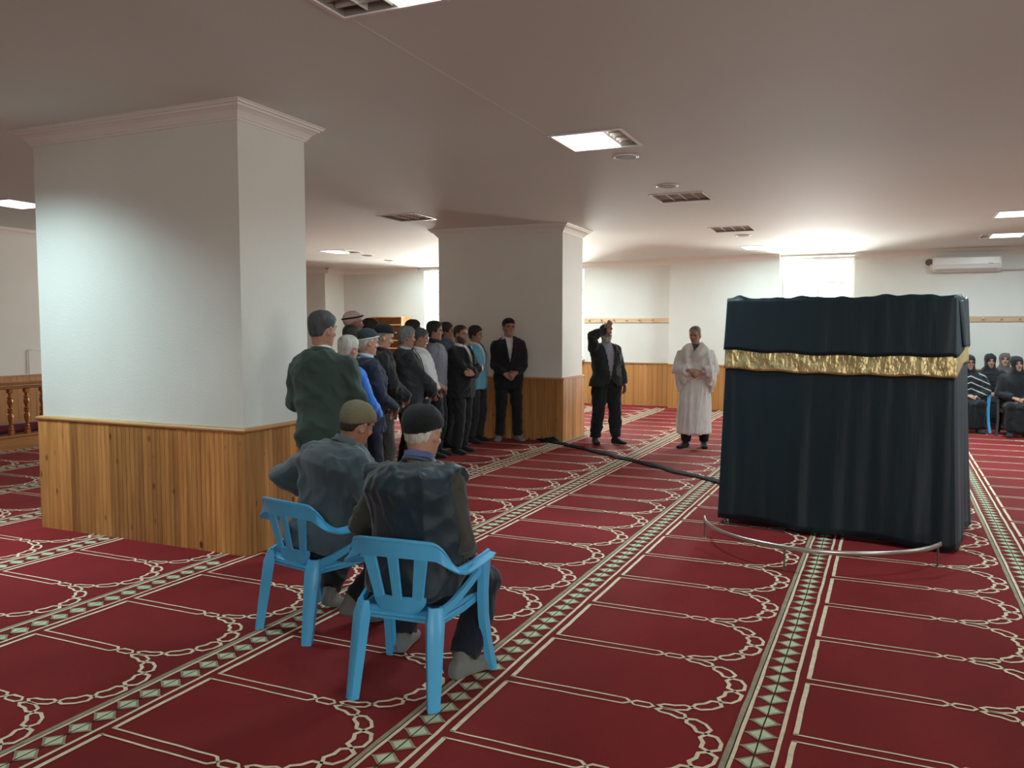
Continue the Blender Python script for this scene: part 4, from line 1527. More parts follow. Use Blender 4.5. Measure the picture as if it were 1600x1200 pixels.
        Vv, F = remesh(shells, .0135 * s.vx, 3)
        Vv = wrinkle(Vv, F, amp, s.seed + 5, (1, 1, .8), freq)
        return s.out(name, Vv, F, m)
    def foot_shells(s, sg, grow=0.0, ln=1.0):
        h, k, a = s.leg[sg]
        yaw, lift = s.foot.get(sg, (0, 0)) if hasattr(s, 'foot') else (-8 * sg, 0)
        M = Matrix.Translation(Vector((a.x, a.y, a.z - .085))) @ Matrix.Rotation(R(yaw), 4, 'Z')
        pv = Matrix.Translation((0, .0, .02)) @ Matrix.Rotation(R(lift), 4, 'X') @ Matrix.Translation((0, 0, -.02))
        rr = []
        g = grow
        for y, w, z0, z1 in ((-.072, .018, .012, .05), (-.060, .030, .0, .075), (-.02, .034, 0, .095), (.03, .036, 0, .085), (.08, .042, 0, .062), (.13, .046, 0, .047), (.165, .040, .002, .040), (.187, .024, .008, .030)):
            c = (0, y * ln, (z0 + z1) / 2)
            rr.append(ellipse(c, Vector((1, 0, 0)), Vector((0, 0, 1)), w + g, (z1 - z0) / 2 + g, 14, 2.8))
        return [xf(xf(loft(rr), pv), M), tube_shell([M @ Vector((0, -.015, .05)), M @ Vector((0, -.01, .10)), a + (k - a).normalized() * .06], [.034 + g, .034 + g, .036 + g], 12)]
    def feet(s, m, name='shoe', grow=.006, sole=None):
        for sg in (-1, 1):
            sh = s.foot_shells(sg, grow, 1.04)
            Vv, F = remesh(sh, .0085 * s.vx, 2)
            zmin = Vv[:, 2].min()
            Vv[:, 2] = np.maximum(Vv[:, 2], 0.006) if s.leg[sg][2].z < .13 else Vv[:, 2]
            s.out(name, Vv, F, m)
    def body(s, lips=True, forearm=1.0, nofeet=False):
        """the continuous figure: head, neck, trunk, arms with hands, legs with feet"""
        Hm = s.Hm
        M3 = Hm
        sh = [xf(head_shell(), M3)]
        # nose, brow, cheeks, chin, ears
        nose = loft([ellipse((0, y, z), Vector((1, 0, 0)), Vector((0, .9, .35)), w, d, 10) for z, y, w, d in ((.132, .074, .008, .008), (.115, .080, .009, .011), (.098, .086, .011, .014), (.086, .090, .016, .017), (.078, .085, .013, .012))])
        sh.append(xf(nose, M3))
        sh.append(xf(ball((0, .066, .143), (.052, .016, .011)), M3))
        sh.append(xf(ball((0, .062, .012), (.026, .020, .018)), M3))
        sh.append(xf(ball((0, .071, .053), (.024, .012, .009)), M3))
        for sg in (-1, 1):
            e = loft([ellipse((sg * x, -.016 + .004 * t, .105), Vector((0, 1, 0)), Vector((0, .15, 1)), ry, rz, 14) for t, (x, ry, rz) in enumerate(((.066, .010, .020), (.076, .017, .030), (.084, .019, .033), (.087, .016, .030)))])
            sh.append(xf(e, M3))
            sh.append(xf(ball((sg * .042, .052, .085), (.020, .020, .018)), M3))
        nb = s.u((0, -.014 + .012 * s.hunch, 1.41)); nm = s.u((0, -.016 + .022 * s.hunch, 1.47)); nt = M3 @ Vector((0, -.022, .03)); nt2 = M3 @ Vector((0, -.026, .07))
        sh.append(tube_shell([nb, nm, nt, nt2], [.056, .056, .056, .055], 16))
        vx = (.0062 if s.vx == 1 else .0085)
        Vh, Fh = remesh(sh, vx, 3, .5)
        # sculpt: eye sockets, nostril shadow, mouth line, ear hollow
        Mi = np.array(M3.inverted()); Mf = np.array(M3)
        L = Vh @ Mi[:3, :3].T + Mi[:3, 3]
        def dent(c, r, d):
            w = np.exp(-(((L - np.array(c)) / np.array(r)) ** 2).sum(1))
            L[:] += w[:, None] * np.array(d)
        for sg in (-1, 1):
            dent((sg * .031, .082, .121), (.017, .03, .010), (0, -.010, 0))
            dent((sg * .088, -.012, .107), (.01, .009, .014), (-sg * .008, 0, 0))
        dent((0, .088, .0535), (.022, .02, .0022), (0, -.0045, 0))
        dent((0, .085, .032), (.020, .02, .006), (0, -.004, 0))
        Vh = L @ Mf[:3, :3].T + Mf[:3, 3]
        Cc = (L[Fh]).mean(axis=1)
        mi = np.zeros(len(Fh), dtype=int)
        mi[(np.abs(Cc[:, 0]) < .023 - (np.abs(Cc[:, 2] - .054) * 1.2)) & (np.abs(Cc[:, 2] - .054) < .0085) & (Cc[:, 1] > .05)] = 1
        parts = [(Vh, Fh, mi)]
        # trunk, arms and legs
        sh = [loft(s.torso_rings(.90, 1.43, -.022))]
        for sg in (-1, 1):
            if sg in s.arm:
                a_, e_, w_ = s.arm[sg]
                sh.append(tube_shell([s.u((sg * .08, -.012, 1.37)), a_, a_.lerp(e_, .5), e_, e_.lerp(w_, .4), w_], [.04, .044, .040, .034, .033, .024], 12))
            h, k, a = s.leg[sg]
            sh.append(tube_shell([h, h.lerp(k, .4), k, k.lerp(a, .35), a], [.070, .062, .048, .046, .034], 12))
            sh += s.foot_shells(sg, -.002)
        sh.append(ball(tuple(s.P), (.13 * s.g, .09 * s.g, .09)))
        Vb, Fb = remesh(sh, .020, 1)
        parts.append((Vb, Fb, np.zeros(len(Fb), dtype=int)))
        for sg in (-1, 1):
            if sg in s.hands:
                a_, e_, w_ = s.arm[sg]
                f, n, curl, spread = s.hands[sg]
                hs = hand_shells(w_, f, n, s.thumb[sg], curl, spread)
                fa = [e_.lerp(w_, q) for q in (0.0, .25, .6, 1.0)] + [w_ + Vector(f).normalized() * .02]
                hs.append(tube_shell(fa, [.040, .041, .033, .025, .024], 12))
                Vv, F = remesh(hs, .0048 if s.vx == 1 else .006, 2, .4)
                parts.append((Vv, F, np.zeros(len(F), dtype=int)))
        V = []; F = []; mi = []
        n = 0
        for a, b, c in parts:
            V.append(a); F.append(b + n); mi.append(c); n += len(a)
        s.out('body', np.concatenate(V), np.concatenate(F), [skin_mat(s.skin), M_lip], mi=np.concatenate(mi))
        # eyes
        for sg in (-1, 1):
            v, f = xf(ball((0, 0, 0), (.0115, .0095, .0080), 10), M3 @ Matrix.Translation((sg * .031, .0650, .1205)))
            v2, f2 = xf(ball((0, 0, 0), (.0075, .0036, .0068), 8), M3 @ Matrix.Translation((sg * .031, .0725, .1205)))
            s.out('eye', v + v2, f + [tuple(i + len(v) for i in q) for q in f2], [M_eye, M_iris], mi=[0] * len(f) + [1] * len(f2))
    thumb = {1: 1, -1: -1}
    def put(s, name, vf, m, label=None):
        v, f = xf(vf, s.Hm)
        o = s.out(name, v, f, m)
        if label: o['label'] = label
        return o
    def brows(s, m):
        for sg in (-1, 1):
            pts = [s.Hm @ Vector(head_pt(-sg * R(a), z, .0035)) for a, z in ((9, .136), (20, .141), (32, .139), (42, .132))]
            v, f = tube_shell(pts, [.0035, .0042, .0036, .002], 6)
            s.out('eyebrow', v, f, m)
    def hair(s, style, m, puff=0, noise=.0015):
        s.put('hair', cap_mesh(style, puff, s.seed, noise=noise), m)
        s.brows(m)
    def cap(s, style, m, puff=0.0, trim=None, noise=0.0, knob=False, lab=None):
        v, f = cap_mesh(style, puff, s.seed, noise=noise)
        s.put('cap', (v, f), m, lab)
        if trim:
            tab, th = LINES[style]
            pts = [head_pt(R(a), interp(tab, abs(a)) + .004, th + .001) for a in range(-180, 180, 8)]
            rr = []
            n = len(pts)
            for i in range(n):
                p = Vector(pts[i]); q = (Vector(pts[(i + 1) % n]) - Vector(pts[i - 1])).normalized()
                o = Vector((p.x, p.y + .01, 0)).normalized(); up = q.cross(o)
                rr.append([tuple(p + o * (.004 * math.cos(b)) + Vector((0, 0, 1)) * (.006 * math.sin(b))) for b in (2 * math.pi * k / 6 for k in range(6))])
            m_ = MB(); m_.rings(rr + [rr[0]], cap=False)
            s.put('cap_trim', (m_.v, m_.f), trim)
    def beard(s, m, thick=.007, full=True):
        s.put('beard', beard_mesh(thick, full), m)
    def moustache(s, m):
        s.put('moustache', beard_mesh(.006, False), m)
    def glasses(s, m):
        mb = MB()
        for sg in (-1, 1):
            c = (sg * .032, .098, .118)
            mb.rings([[(c[0] + (.021 + .0018 * math.cos(b)) * math.cos(a), c[1] + .0018 * math.sin(b), c[2] + (.016 + .0018 * math.cos(b)) * math.sin(a)) for b in (0, 1.57, 3.14, 4.71)] for a in (2 * math.pi * k / 18 for k in range(19))], cap=False)
            mb.tube([(sg * .053, .096, .122), (sg * .074, .080, .123), (sg * .084, -.01, .122), (sg * .086, -.03, .110)], .0022, 6)
        mb.tube([(-.011, .099, .120), (0, .101, .123), (.011, .099, .120)], .002, 6)
        s.put('glasses', (mb.v, mb.f), m)

def arms_down(p, out=.0, fwd=.02, curl=.45):
    for sg in (-1, 1):
        p.set_arm(sg, (sg * (.255 + out), fwd, .88), (sg * .5, -.6, 1.1))
        p.hands[sg] = (Vector((sg * .02, .10, -1)), Vector((-sg, .15, 0)), curl, .05)
def arms_clasped(p, z=.98, y=.215, over=1, dx=0.0, out=.42):
    """one hand over the other before the body"""
    for sg in (-1, 1):
        o = over == sg
        w = Vector((dx + sg * .082, y + (.030 if o else .0), z + (.018 if o else -.004)))
        p.set_arm(sg, w, (sg * out * 2, -.55, .9))
        p.hands[sg] = (Vector((-sg * .86, .06, -.46)), Vector((0, -1, -.1)), .50 if o else .40, .02)
    p.thumb = {1: 1, -1: -1}
VIEW = 24.5
c_black = cloth_mat('black', (.012, .0125, .015))
c_charcoal = cloth_mat('charcoal', (.020, .024, .026))
c_navy = cloth_mat('navy', (.014, .020, .040))
c_dknavy = cloth_mat('dark_navy', (.010, .014, .026))
c_green = cloth_mat('bottle_green', (.040, .068, .055))
c_white = cloth_mat('white_shirt', (.66, .66, .66), .7)
c_pale = cloth_mat('pale_blue_shirt', (.36, .46, .56), .7)
c_blue = cloth_mat('bright_blue', (.03, .17, .62), .6)
c_royal = cloth_mat('royal_blue', (.03, .14, .36), .6)
c_slate = cloth_mat('slate', (.10, .125, .16))
c_sky = cloth_mat('sky_blue_vest', (.13, .42, .56), .6)
c_greyblue = cloth_mat('grey_blue_jacket', (.060, .088, .102), .75, sheen=.3)
c_brown = cloth_mat('dark_brown', (.035, .032, .028))
c_vest = cloth_mat('blue_black_vest', (.014, .028, .038), .45, sheen=.2, bump=.1)
c_olive = cloth_mat('olive_knit', (.165, .145, .085), .95, bump=.6, bscale=220)
c_kblack = cloth_mat('black_knit', (.010, .012, .014), .95, bump=.6, bscale=220)
c_kteal = cloth_mat('dark_teal_knit', (.025, .045, .052), .9, bump=.8, bscale=260)
c_sock = cloth_mat('grey_sock', (.20, .21, .20), .95)
c_dsock = cloth_mat('dark_sock', (.02, .02, .022), .95)
c_plaid = cloth_mat('checked_collar', (.10, .14, .30), .8)
c_towel = cloth_mat('white_towel', (.80, .76, .71), .95, sheen=.3, bump=.6, bscale=150)
c_olsleeve = cloth_mat('grey_olive_sleeve', (.060, .062, .050), .9)
h_black = hair_mat('black', (.010, .009, .009))
h_grey = hair_mat('grey', (.16, .165, .165))
h_salt = hair_mat('salt_and_pepper', (.055, .06, .065))
h_white = hair_mat('white', (.50, .47, .42))
h_brown = hair_mat('dark_brown', (.022, .015, .011))
m_wire = mat('glasses_wire', (.05, .04, .04), .3, metal=.6)

def suit(p, jm, shirt, tm, zv=1.16, wv=.078, flare=.02, inf=.030, hem=.76, lapel=True, collar_h=.036):
    p.trousers(tm)
    p.garment('shirt', shirt, .90, 1.474, .002, 0, amp=.003, vox=.014)
    p.garment('jacket', jm, hem, 1.478, inf, 1.0, flare, V=(zv, wv, 0), cuff=.050, amp=.013, freq=9)
    p.collar(shirt, h=collar_h)
    if lapel: p.lapels(jm, zv, wv, inf)

# ---- 1 man in the green jacket, back to the camera
p = Person('man in a bottle-green jacket, back turned, standing beside the large pillar', (-3.50, 4.60), VIEW - 20, 1.715, head=(-20, 6, 3), girth=1.05, belly=.02, lean=-1)
p.stand(.13); arms_clasped(p, 1.08, .22)
p.trousers(c_black); p.garment('shirt', c_white, .9, 1.470, .000, 0, amp=.003)
p.garment('jacket', c_green, .80, 1.476, .036, 1.0, .012, cuff=.048, amp=.017, freq=7)
p.collar(c_white, r=.060, h=.040); p.collar(c_green, r=.068, h=.036, name='jacket_collar', gap=20, z=1.452)
p.feet(c_dsock, 'sock'); p.body(); p.hair('short', h_salt)

# ---- 2 white-haired man with glasses, blue shirt
p = Person('white-haired man with glasses in a bright blue shirt, half hidden behind the green jacket', (-3.93, 5.45), VIEW - 40, 1.555, head=(4, 10, 2), girth=1.12, belly=.05, hunch=.6)
p.stand(.12); arms_clasped(p, .98, .27)
p.trousers(c_charcoal); p.garment('shirt', c_blue, .84, 1.478, .020, 1.0, amp=.008); p.collar(c_blue)
p.feet(c_dsock, 'sock'); p.body(); p.hair('receding', h_white); p.glasses(m_wire)

# ---- 3 old man, dark knit cap with a pale edge, navy suit
p = Person('old man in a navy suit and dark teal knit cap with pale trim', (-4.13, 6.02), VIEW - 64, 1.60, head=(2, 8, 0), hunch=.5, girth=1.05, belly=.02)
p.stand(.12); arms_clasped(p, .96, .24)
suit(p, c_navy, c_pale, c_dknavy, 1.05, .07); p.feet(c_black); p.body(); p.hair('fringe', h_white); p.cap('kufi', c_kteal, trim=c_towel)

# ---- 4 man in the black cap looking down
p = Person('man in a black skull cap and black coat looking down, before the shoe rack', (-4.44, 6.70), VIEW - 70, 1.65, head=(0, 20, 0), hunch=.6, girth=1.06)
p.stand(.12); arms_clasped(p, .97, .24)
p.trousers(c_brown); p.garment('coat', c_black, .78, 1.478, .032, 1.0, .015, cuff=.050, amp=.015); p.collar(c_black, r=.070, h=.036)
p.feet(c_black); p.body(); p.hair('fringe', h_grey); p.cap('kufi', c_kblack, puff=.004)

# ---- 5 grey-haired man, charcoal suit
p = Person('grey-haired man in profile in a charcoal suit and pale blue shirt, hands joined', (-4.78, 7.72), VIEW - 70, 1.62, head=(4, 8, 0), hunch=.3, girth=1.12, belly=.045, skin='tan')
p.stand(.13); arms_clasped(p, .93, .29)
suit(p, c_charcoal, c_pale, c_black, 1.02, .07, inf=.032, hem=.74); p.feet(c_black); p.body(); p.hair('thick', h_grey)

# ---- 6 man in the white polo shirt
p = Person('man in a white short-sleeved polo shirt with bare forearms, wrists crossed', (-4.92, 8.26), VIEW - 82, 1.60, head=(2, 14, 0), girth=1.10, belly=.05, skin='tan')
p.stand(.13); arms_clasped(p, .96, .27)
p.trousers(c_navy); p.garment('polo_shirt', c_white, .86, 1.478, .022, .78, amp=.008); p.collar(c_white)
p.feet(c_black); p.body(); p.hair('short', h_salt)

# ---- behind them
p = Person('man in a white headscarf with black cord, behind the white-haired man', (-5.42, 7.70), VIEW - 70, 1.775, head=(0, 0, 0), skin='dark')
p.stand(); arms_down(p)
p.trousers(c_charcoal, name='trousers'); p.garment('shirt', c_slate, .8, 1.478, .022, 1.0)
v, f = cap_mesh('beanie', .006, 3); p.put('headscarf', (v, f), cloth_mat('scarf_white', (.52, .36, .34), .8, vary=.4))
mb = MB(); pts = [head_pt(R(a), .192 - .035 * (1 - math.cos(R(a))) / 2, .022) for a in range(0, 361, 12)]; mb.tube(pts, .009, 8); p.put('head_cord', (mb.v, mb.f), c_black)
p.feet(c_black); p.body(); p.moustache(h_black)

p = Person('balding brown-skinned man seen from behind, between the headscarf and the knit cap', (-4.93, 6.95), VIEW - 28, 1.63, head=(-6, 4, 0), skin='dark')
p.stand(); arms_down(p); p.trousers(c_black); p.garment('coat', c_black, .8, 1.478, .028, 1.0); p.feet(c_black); p.body(); p.hair('fringe', h_brown)

p = Person('dark-haired man seen from behind, showing just above the black skull cap', (-5.76, 8.50), VIEW - 50, 1.71, head=(-10, 6, 0), skin='tan')
p.stand(); arms_down(p); p.trousers(c_black); p.garment('coat', c_charcoal, .8, 1.478, .028, 1.0); p.feet(c_black); p.body(); p.hair('thick', h_black)

p = Person('dark-haired man hidden behind the grey-haired man in the charcoal suit', (-5.62, 9.28), VIEW - 70, 1.70, head=(-2, 4, 0), skin='tan')
p.stand(); arms_down(p); p.trousers(c_black); p.garment('coat', c_charcoal, .8, 1.478, .026, 1.0); p.feet(c_black); p.body(); p.hair('thick', h_brown)

p = Person('young dark-haired man with a black scarf and grey shirt, before the bright window', (-5.14, 9.00), VIEW - 98, 1.68, head=(8, 4, 0), skin='tan')
p.stand(); arms_down(p); p.trousers(c_black); p.garment('shirt', cloth_mat('lilac_grey', (.20, .21, .26)), .82, 1.478, .022, 1.0)
p.collar(c_black, r=.072, h=.06, gap=8, name='scarf', flare=.022); p.feet(c_black); p.body(); p.hair('thick', h_black)

p = Person('man in a royal blue and slate jacket standing behind the bearded man', (-5.42, 9.80), VIEW - 95, 1.67, head=(10, 2, 0), skin='tan', girth=1.1)
p.stand(); arms_down(p)
p.trousers(c_charcoal); p.garment('jacket', c_slate, .78, 1.478, .040, 1.0, .01, amp=.010, freq=8)
p.garment('blue_yoke', c_royal, 1.30, 1.482, .050, 0, amp=.006, vox=.015); p.collar(c_royal, r=.078, h=.06, gap=18, name='hood', flare=.02)
p.feet(c_black); p.body(); p.hair('thick', h_brown)

# ---- 7 bearded man, arms folded
p = Person('bearded man in a black suit and open white shirt with his arms folded', (-5.00, 9.40), VIEW - 122, 1.635, head=(0, 6, -3), girth=1.12, belly=.03, skin='tan')
p.stand(.13, step=(.02, -.06))
p.set_arm(1, (-.09, .245, 1.14), (1.2, -.1, .9)); p.hands[1] = (Vector((-.95, -.15, .20)), Vector((-.1, -1, 0)), .25, .03)
p.set_arm(-1, (.09, .262, 1.09), (-1.2, -.1, .9)); p.hands[-1] = (Vector((.95, -.12, .12)), Vector((.1, -1, 0)), .25, .03)
suit(p, c_black, c_white, c_black, 1.14, .07); p.feet(c_black); p.body(); p.hair('short', h_brown); p.beard(hair_mat('beard', (.045, .034, .028)), .003)
# ---- 8 man in the sky-blue vest
p = Person('black-haired man in a sky-blue vest over a white shirt, leaning on the central pillar boards', (-5.28, 10.36), VIEW - 118, 1.63, head=(14, 10, 6), skin='tan', girth=1.04)
p.stand(.12); arms_down(p, fwd=.04)
p.trousers(c_charcoal); p.garment('shirt', c_white, .84, 1.478, .014, 1.0, amp=.004)
p.garment('vest', c_sky, .80, 1.478, .034, 0, .006, V=(1.0, .06, 0), amp=.007); p.collar(c_white)
p.feet(c_black); p.body(); p.hair('thick', h_black); p.cap('skull', c_kblack)

# ---- 9 man against the pillar
p = Person('man in a black suit, white shirt and black cap, standing alone against the central pillar', (-4.93, 10.70), VIEW - 172, 1.73, head=(16, 2, 0), girth=1.02, skin='tan')
p.foot = {1: (-18, 0), -1: (18, 0)}
p.stand(.13); arms_clasped(p, .965, .205, over=-1)
suit(p, c_black, c_white, c_black, 1.12, .060, hem=.75)
p.collar(c_black, r=.060, h=.018, name='undershirt', z=1.462, gap=0)
p.feet(c_sock, 'sock'); p.body(); p.hair('short', h_black); p.cap('kufi', c_kblack, puff=.004)

# ---- 10 man raising his hand
p = Person('grey-bearded man in a dark jacket and light shirt raising his right hand before his brow', (-3.58, 10.98), VIEW - 160, 1.645, head=(8, 6, 0), girth=1.06, belly=.02, skin='tan')
p.foot = {1: (-14, 0), -1: (20, 0)}
p.stand(.15, step=(-.02, .06))
p.set_arm(1, (.075, .175, 1.655), (1.3, .25, 1.45), shoulder=(.0, .0, .03)); p.hands[1] = (Vector((-.38, .10, 1)), Vector((-.5, -1, .1)), .12, .06)
p.set_arm(-1, (-.27, .07, .87), (-.5, -.6, 1.1)); p.hands[-1] = (Vector((-.02, .10, -1)), Vector((1, .15, 0)), .5, .05)
p.trousers(c_black, cuff=.074, inf=.034, freq=9, amp=.012); p.garment('shirt', cloth_mat('grey_shirt', (.30, .31, .38), .75), .93, 1.478, .012, 0, amp=.004)
p.garment('jacket', c_charcoal, .84, 1.478, .034, 1.0, .075, V=(.95, .085, .11), cuff=.050, amp=.010)
p.feet(c_black); p.body(); p.hair('fringe', h_grey); p.cap('kufi', c_kblack); p.beard(h_white, .010)

# ---- 11 man wrapped in white
p = Person('man wrapped in two white towelling cloths over dark trousers, hands joined', (-2.37, 11.10), VIEW - 192, 1.63, head=(-22, 12, 0), girth=1.08, belly=.02, skin='light', hunch=.3)
p.foot = {1: (-30, 0), -1: (4, 0)}
p.stand(.13, step=(.03, -.03)); arms_clasped(p, 1.10, .25)
p.trousers(c_black, cuff=.066)
# lower wrap
rr = []
for z, rx, ry, oy in ((.205, .232, .182, 0), (.22, .243, .195, 0), (.55, .232, .182, 0), (.80, .215, .172, 0), (1.0, .200, .160, .01), (1.10, .196, .155, .01)):
    rr.append(ellipse((0.01, oy, z), Vector((1, 0, 0)), Vector((0, 1, 0)), rx, ry, 28, 2.4))
V_, F_ = remesh([loft(rr)], .016, 3)
V_ = wrinkle(V_, F_, .010, 8, (1.3, 1.3, .25), 11)
p.out('lower_wrap', V_, F_, c_towel)
# shawl: shoulders and both arms under one cloth that hangs in swags from the forearms
ex = []
for sg in (-1, 1):
    sh, e, w = p.arm[sg]
    ex.append(tube_shell([sh, sh.lerp(e, .5), e, e.lerp(w, .6), e.lerp(w, .82)], [.098, .104, .100, .086, .072], 16))
    for q, (t, drop) in enumerate(((.55, .10), (1.0, .30), (1.0, .20))):
        c = sh.lerp(e, t) if q < 2 else e.lerp(w, .35)
        ex.append(loft([ellipse((c.x * .98, c.y, c.z + .03), Vector((1, 0, 0)), Vector((0, 1, 0)), .07, .085, 16),
                        ellipse((c.x * .97, c.y - .01, c.z - drop * .6), Vector((1, 0, 0)), Vector((0, 1, 0)), .060, .085, 16),
                        ellipse((c.x * .93, c.y - .02, c.z - drop), Vector((1, 0, 0)), Vector((0, 1, 0)), .032, .060, 16)]))
ex.append(loft([ellipse(p.u((0, .02, z)), Vector((1, 0, 0)), Vector((0, 1, 0)), rx, ry, 24) for z, rx, ry in ((.93, .10, .10), (.98, .20, .16), (1.15, .235, .175), (1.32, .240, .165), (1.42, .18, .13), (1.49, .090, .080))]))
p.garment('shawl', c_towel, 1.0, 1.495, .045, 0, extra=ex, amp=.014, freq=8, stretch=(1, 1, .5), V=(1.30, .05, 0))
fold = MB()
rows = 16
for j in range(rows + 1):               # the end thrown over the shoulder
    t = j / rows
    z = 1.47 - .30 * t; x = -.13 + .22 * t
    for k in range(6):
        u = k / 5 - .5
        fold.v.append(tuple(p.u((x + u * .10, .150 + .05 * math.sin(math.pi * min(1, t * 1.1)) + .012 * math.cos(u * 9), z + u * .10))))
for j in range(rows):
    for k in range(5):
        a = j * 6 + k; fold.f.append((a, a + 1, a + 7, a + 6))
o = p.out('shawl_end', fold.v, fold.f, c_towel); md = o.modifiers.new('c', 'SOLIDIFY'); md.thickness = .010; md.offset = 0
p.garment('shirt', cloth_mat('checked_grey', (.10, .10, .12), .8, vary=.5), 1.1, 1.478, .012, 0, amp=.003); p.collar(MATS['cloth_checked_grey'], h=.03)
p.feet(c_black); p.body(); p.hair('receding', h_grey)

# ================================================================== the two seated men
def sit_legs(p, kn, an):
    for sg in (-1, 1):
        a = an[0 if sg < 0 else 1]
        p.set_leg(sg, a, (kn[0 if sg < 0 else 1][0], kn[0 if sg < 0 else 1][1] + 1.0, 1.6))
# S1 grey-blue jacket, olive cap: chair 1 at (-2.785, 3.615) turned -12 deg
p = Person('seated man in a grey-blue jacket and olive knitted cap, one elbow out', (-2.80, 3.56), -14, 1.68, pelvis=(0.0, .045, .485), lean=17, side=3, twist=-8, head=(-4, 4, 5), girth=1.12, belly=.03, hunch=1.0, skin='tan')
p.foot = {-1: (30, -22), 1: (-25, -25)}
p.set_leg(-1, (-.10, .20, .12), (-.55, 1.2, .9)); p.set_leg(1, (.16, .14, .13), (.5, 1.2, .9))
p.set_arm(-1, (-.19, .22, .66), (-1.6, -.55, .80)); p.hands[-1] = (Vector((.25, .9, -.35)), Vector((0, -.3, -1)), .4, .05)
p.set_arm(1, (.22, .30, .60), (1.1, -.2, .4)); p.hands[1] = (Vector((-.2, .9, -.35)), Vector((0, -.3, -1)), .4, .05)
p.trousers(c_black, top=1.0, cuff=.066, amp=.008)
p.garment('jacket', c_greyblue, .86, 1.476, .040, 1.0, 0, amp=.016, freq=7, cuff=.05, vox=.012)
p.collar(c_greyblue, r=.074, h=.045, gap=20, name='jacket_collar', flare=.02, z=1.458); p.collar(c_pale, r=.060, h=.034, name='shirt_collar')
p.feet(c_sock, 'sock'); p.body(); p.hair('short', h_brown); p.cap('beanie', c_olive, puff=.004, noise=.001)

# S2 dark vest, black cap: chair 2 at (-1.915, 3.185) turned 5 deg
p = Person('seated man in a blue-black vest and black knit cap with white hair, nearest the camera', (-1.94, 3.14), 4, 1.69, pelvis=(0.01, .035, .49), lean=8, side=-2, twist=-4, head=(-6, 8, 0), girth=1.10, belly=.05, hunch=.8, skin='light')
p.foot = {-1: (12, 0), 1: (-22, 0)}
p.set_leg(-1, (-.22, .36, .085), (-.4, 1.4, .9)); p.set_leg(1, (.20, .16, .085), (.35, 1.4, .9))
p.set_arm(-1, (-.20, .30, .56), (-1.1, -.3, .5)); p.hands[-1] = (Vector((.25, .9, -.35)), Vector((0, -.3, -1)), .4, .05)
p.set_arm(1, (.17, .28, .56), (.75, -.75, .3)); p.hands[1] = (Vector((-.25, .9, -.35)), Vector((0, -.3, -1)), .4, .05)
p.trousers(c_dknavy, cuff=.07, inf=.026, amp=.008)
p.garment('sweater', c_olsleeve, .88, 1.47, .018, 1.0, amp=.009, freq=9, cuff=.045, vox=.012)
p.garment('vest', c_vest, .86, 1.474, .046, 0, 0, amp=.013, freq=7, vox=.012,
          extra=[tube_shell([p.u((sg * .08, -.012, 1.40)), p.u((sg * .16, -.012, 1.385)), p.u((sg * .222, -.010, 1.365))], [.075, .092, .098], 18) for sg in (-1, 1)])
p.collar(c_vest, r=.076, h=.030, gap=30, name='vest_collar', flare=.012, z=1.452)
p.collar(c_plaid, r=.068, h=.050, gap=22, name='shirt_collar', flare=.014, z=1.458)
p.feet(c_sock, 'sock'); p.body(); p.hair('short', h_white); p.cap('beanie', c_kblack, puff=.010, noise=.0015)

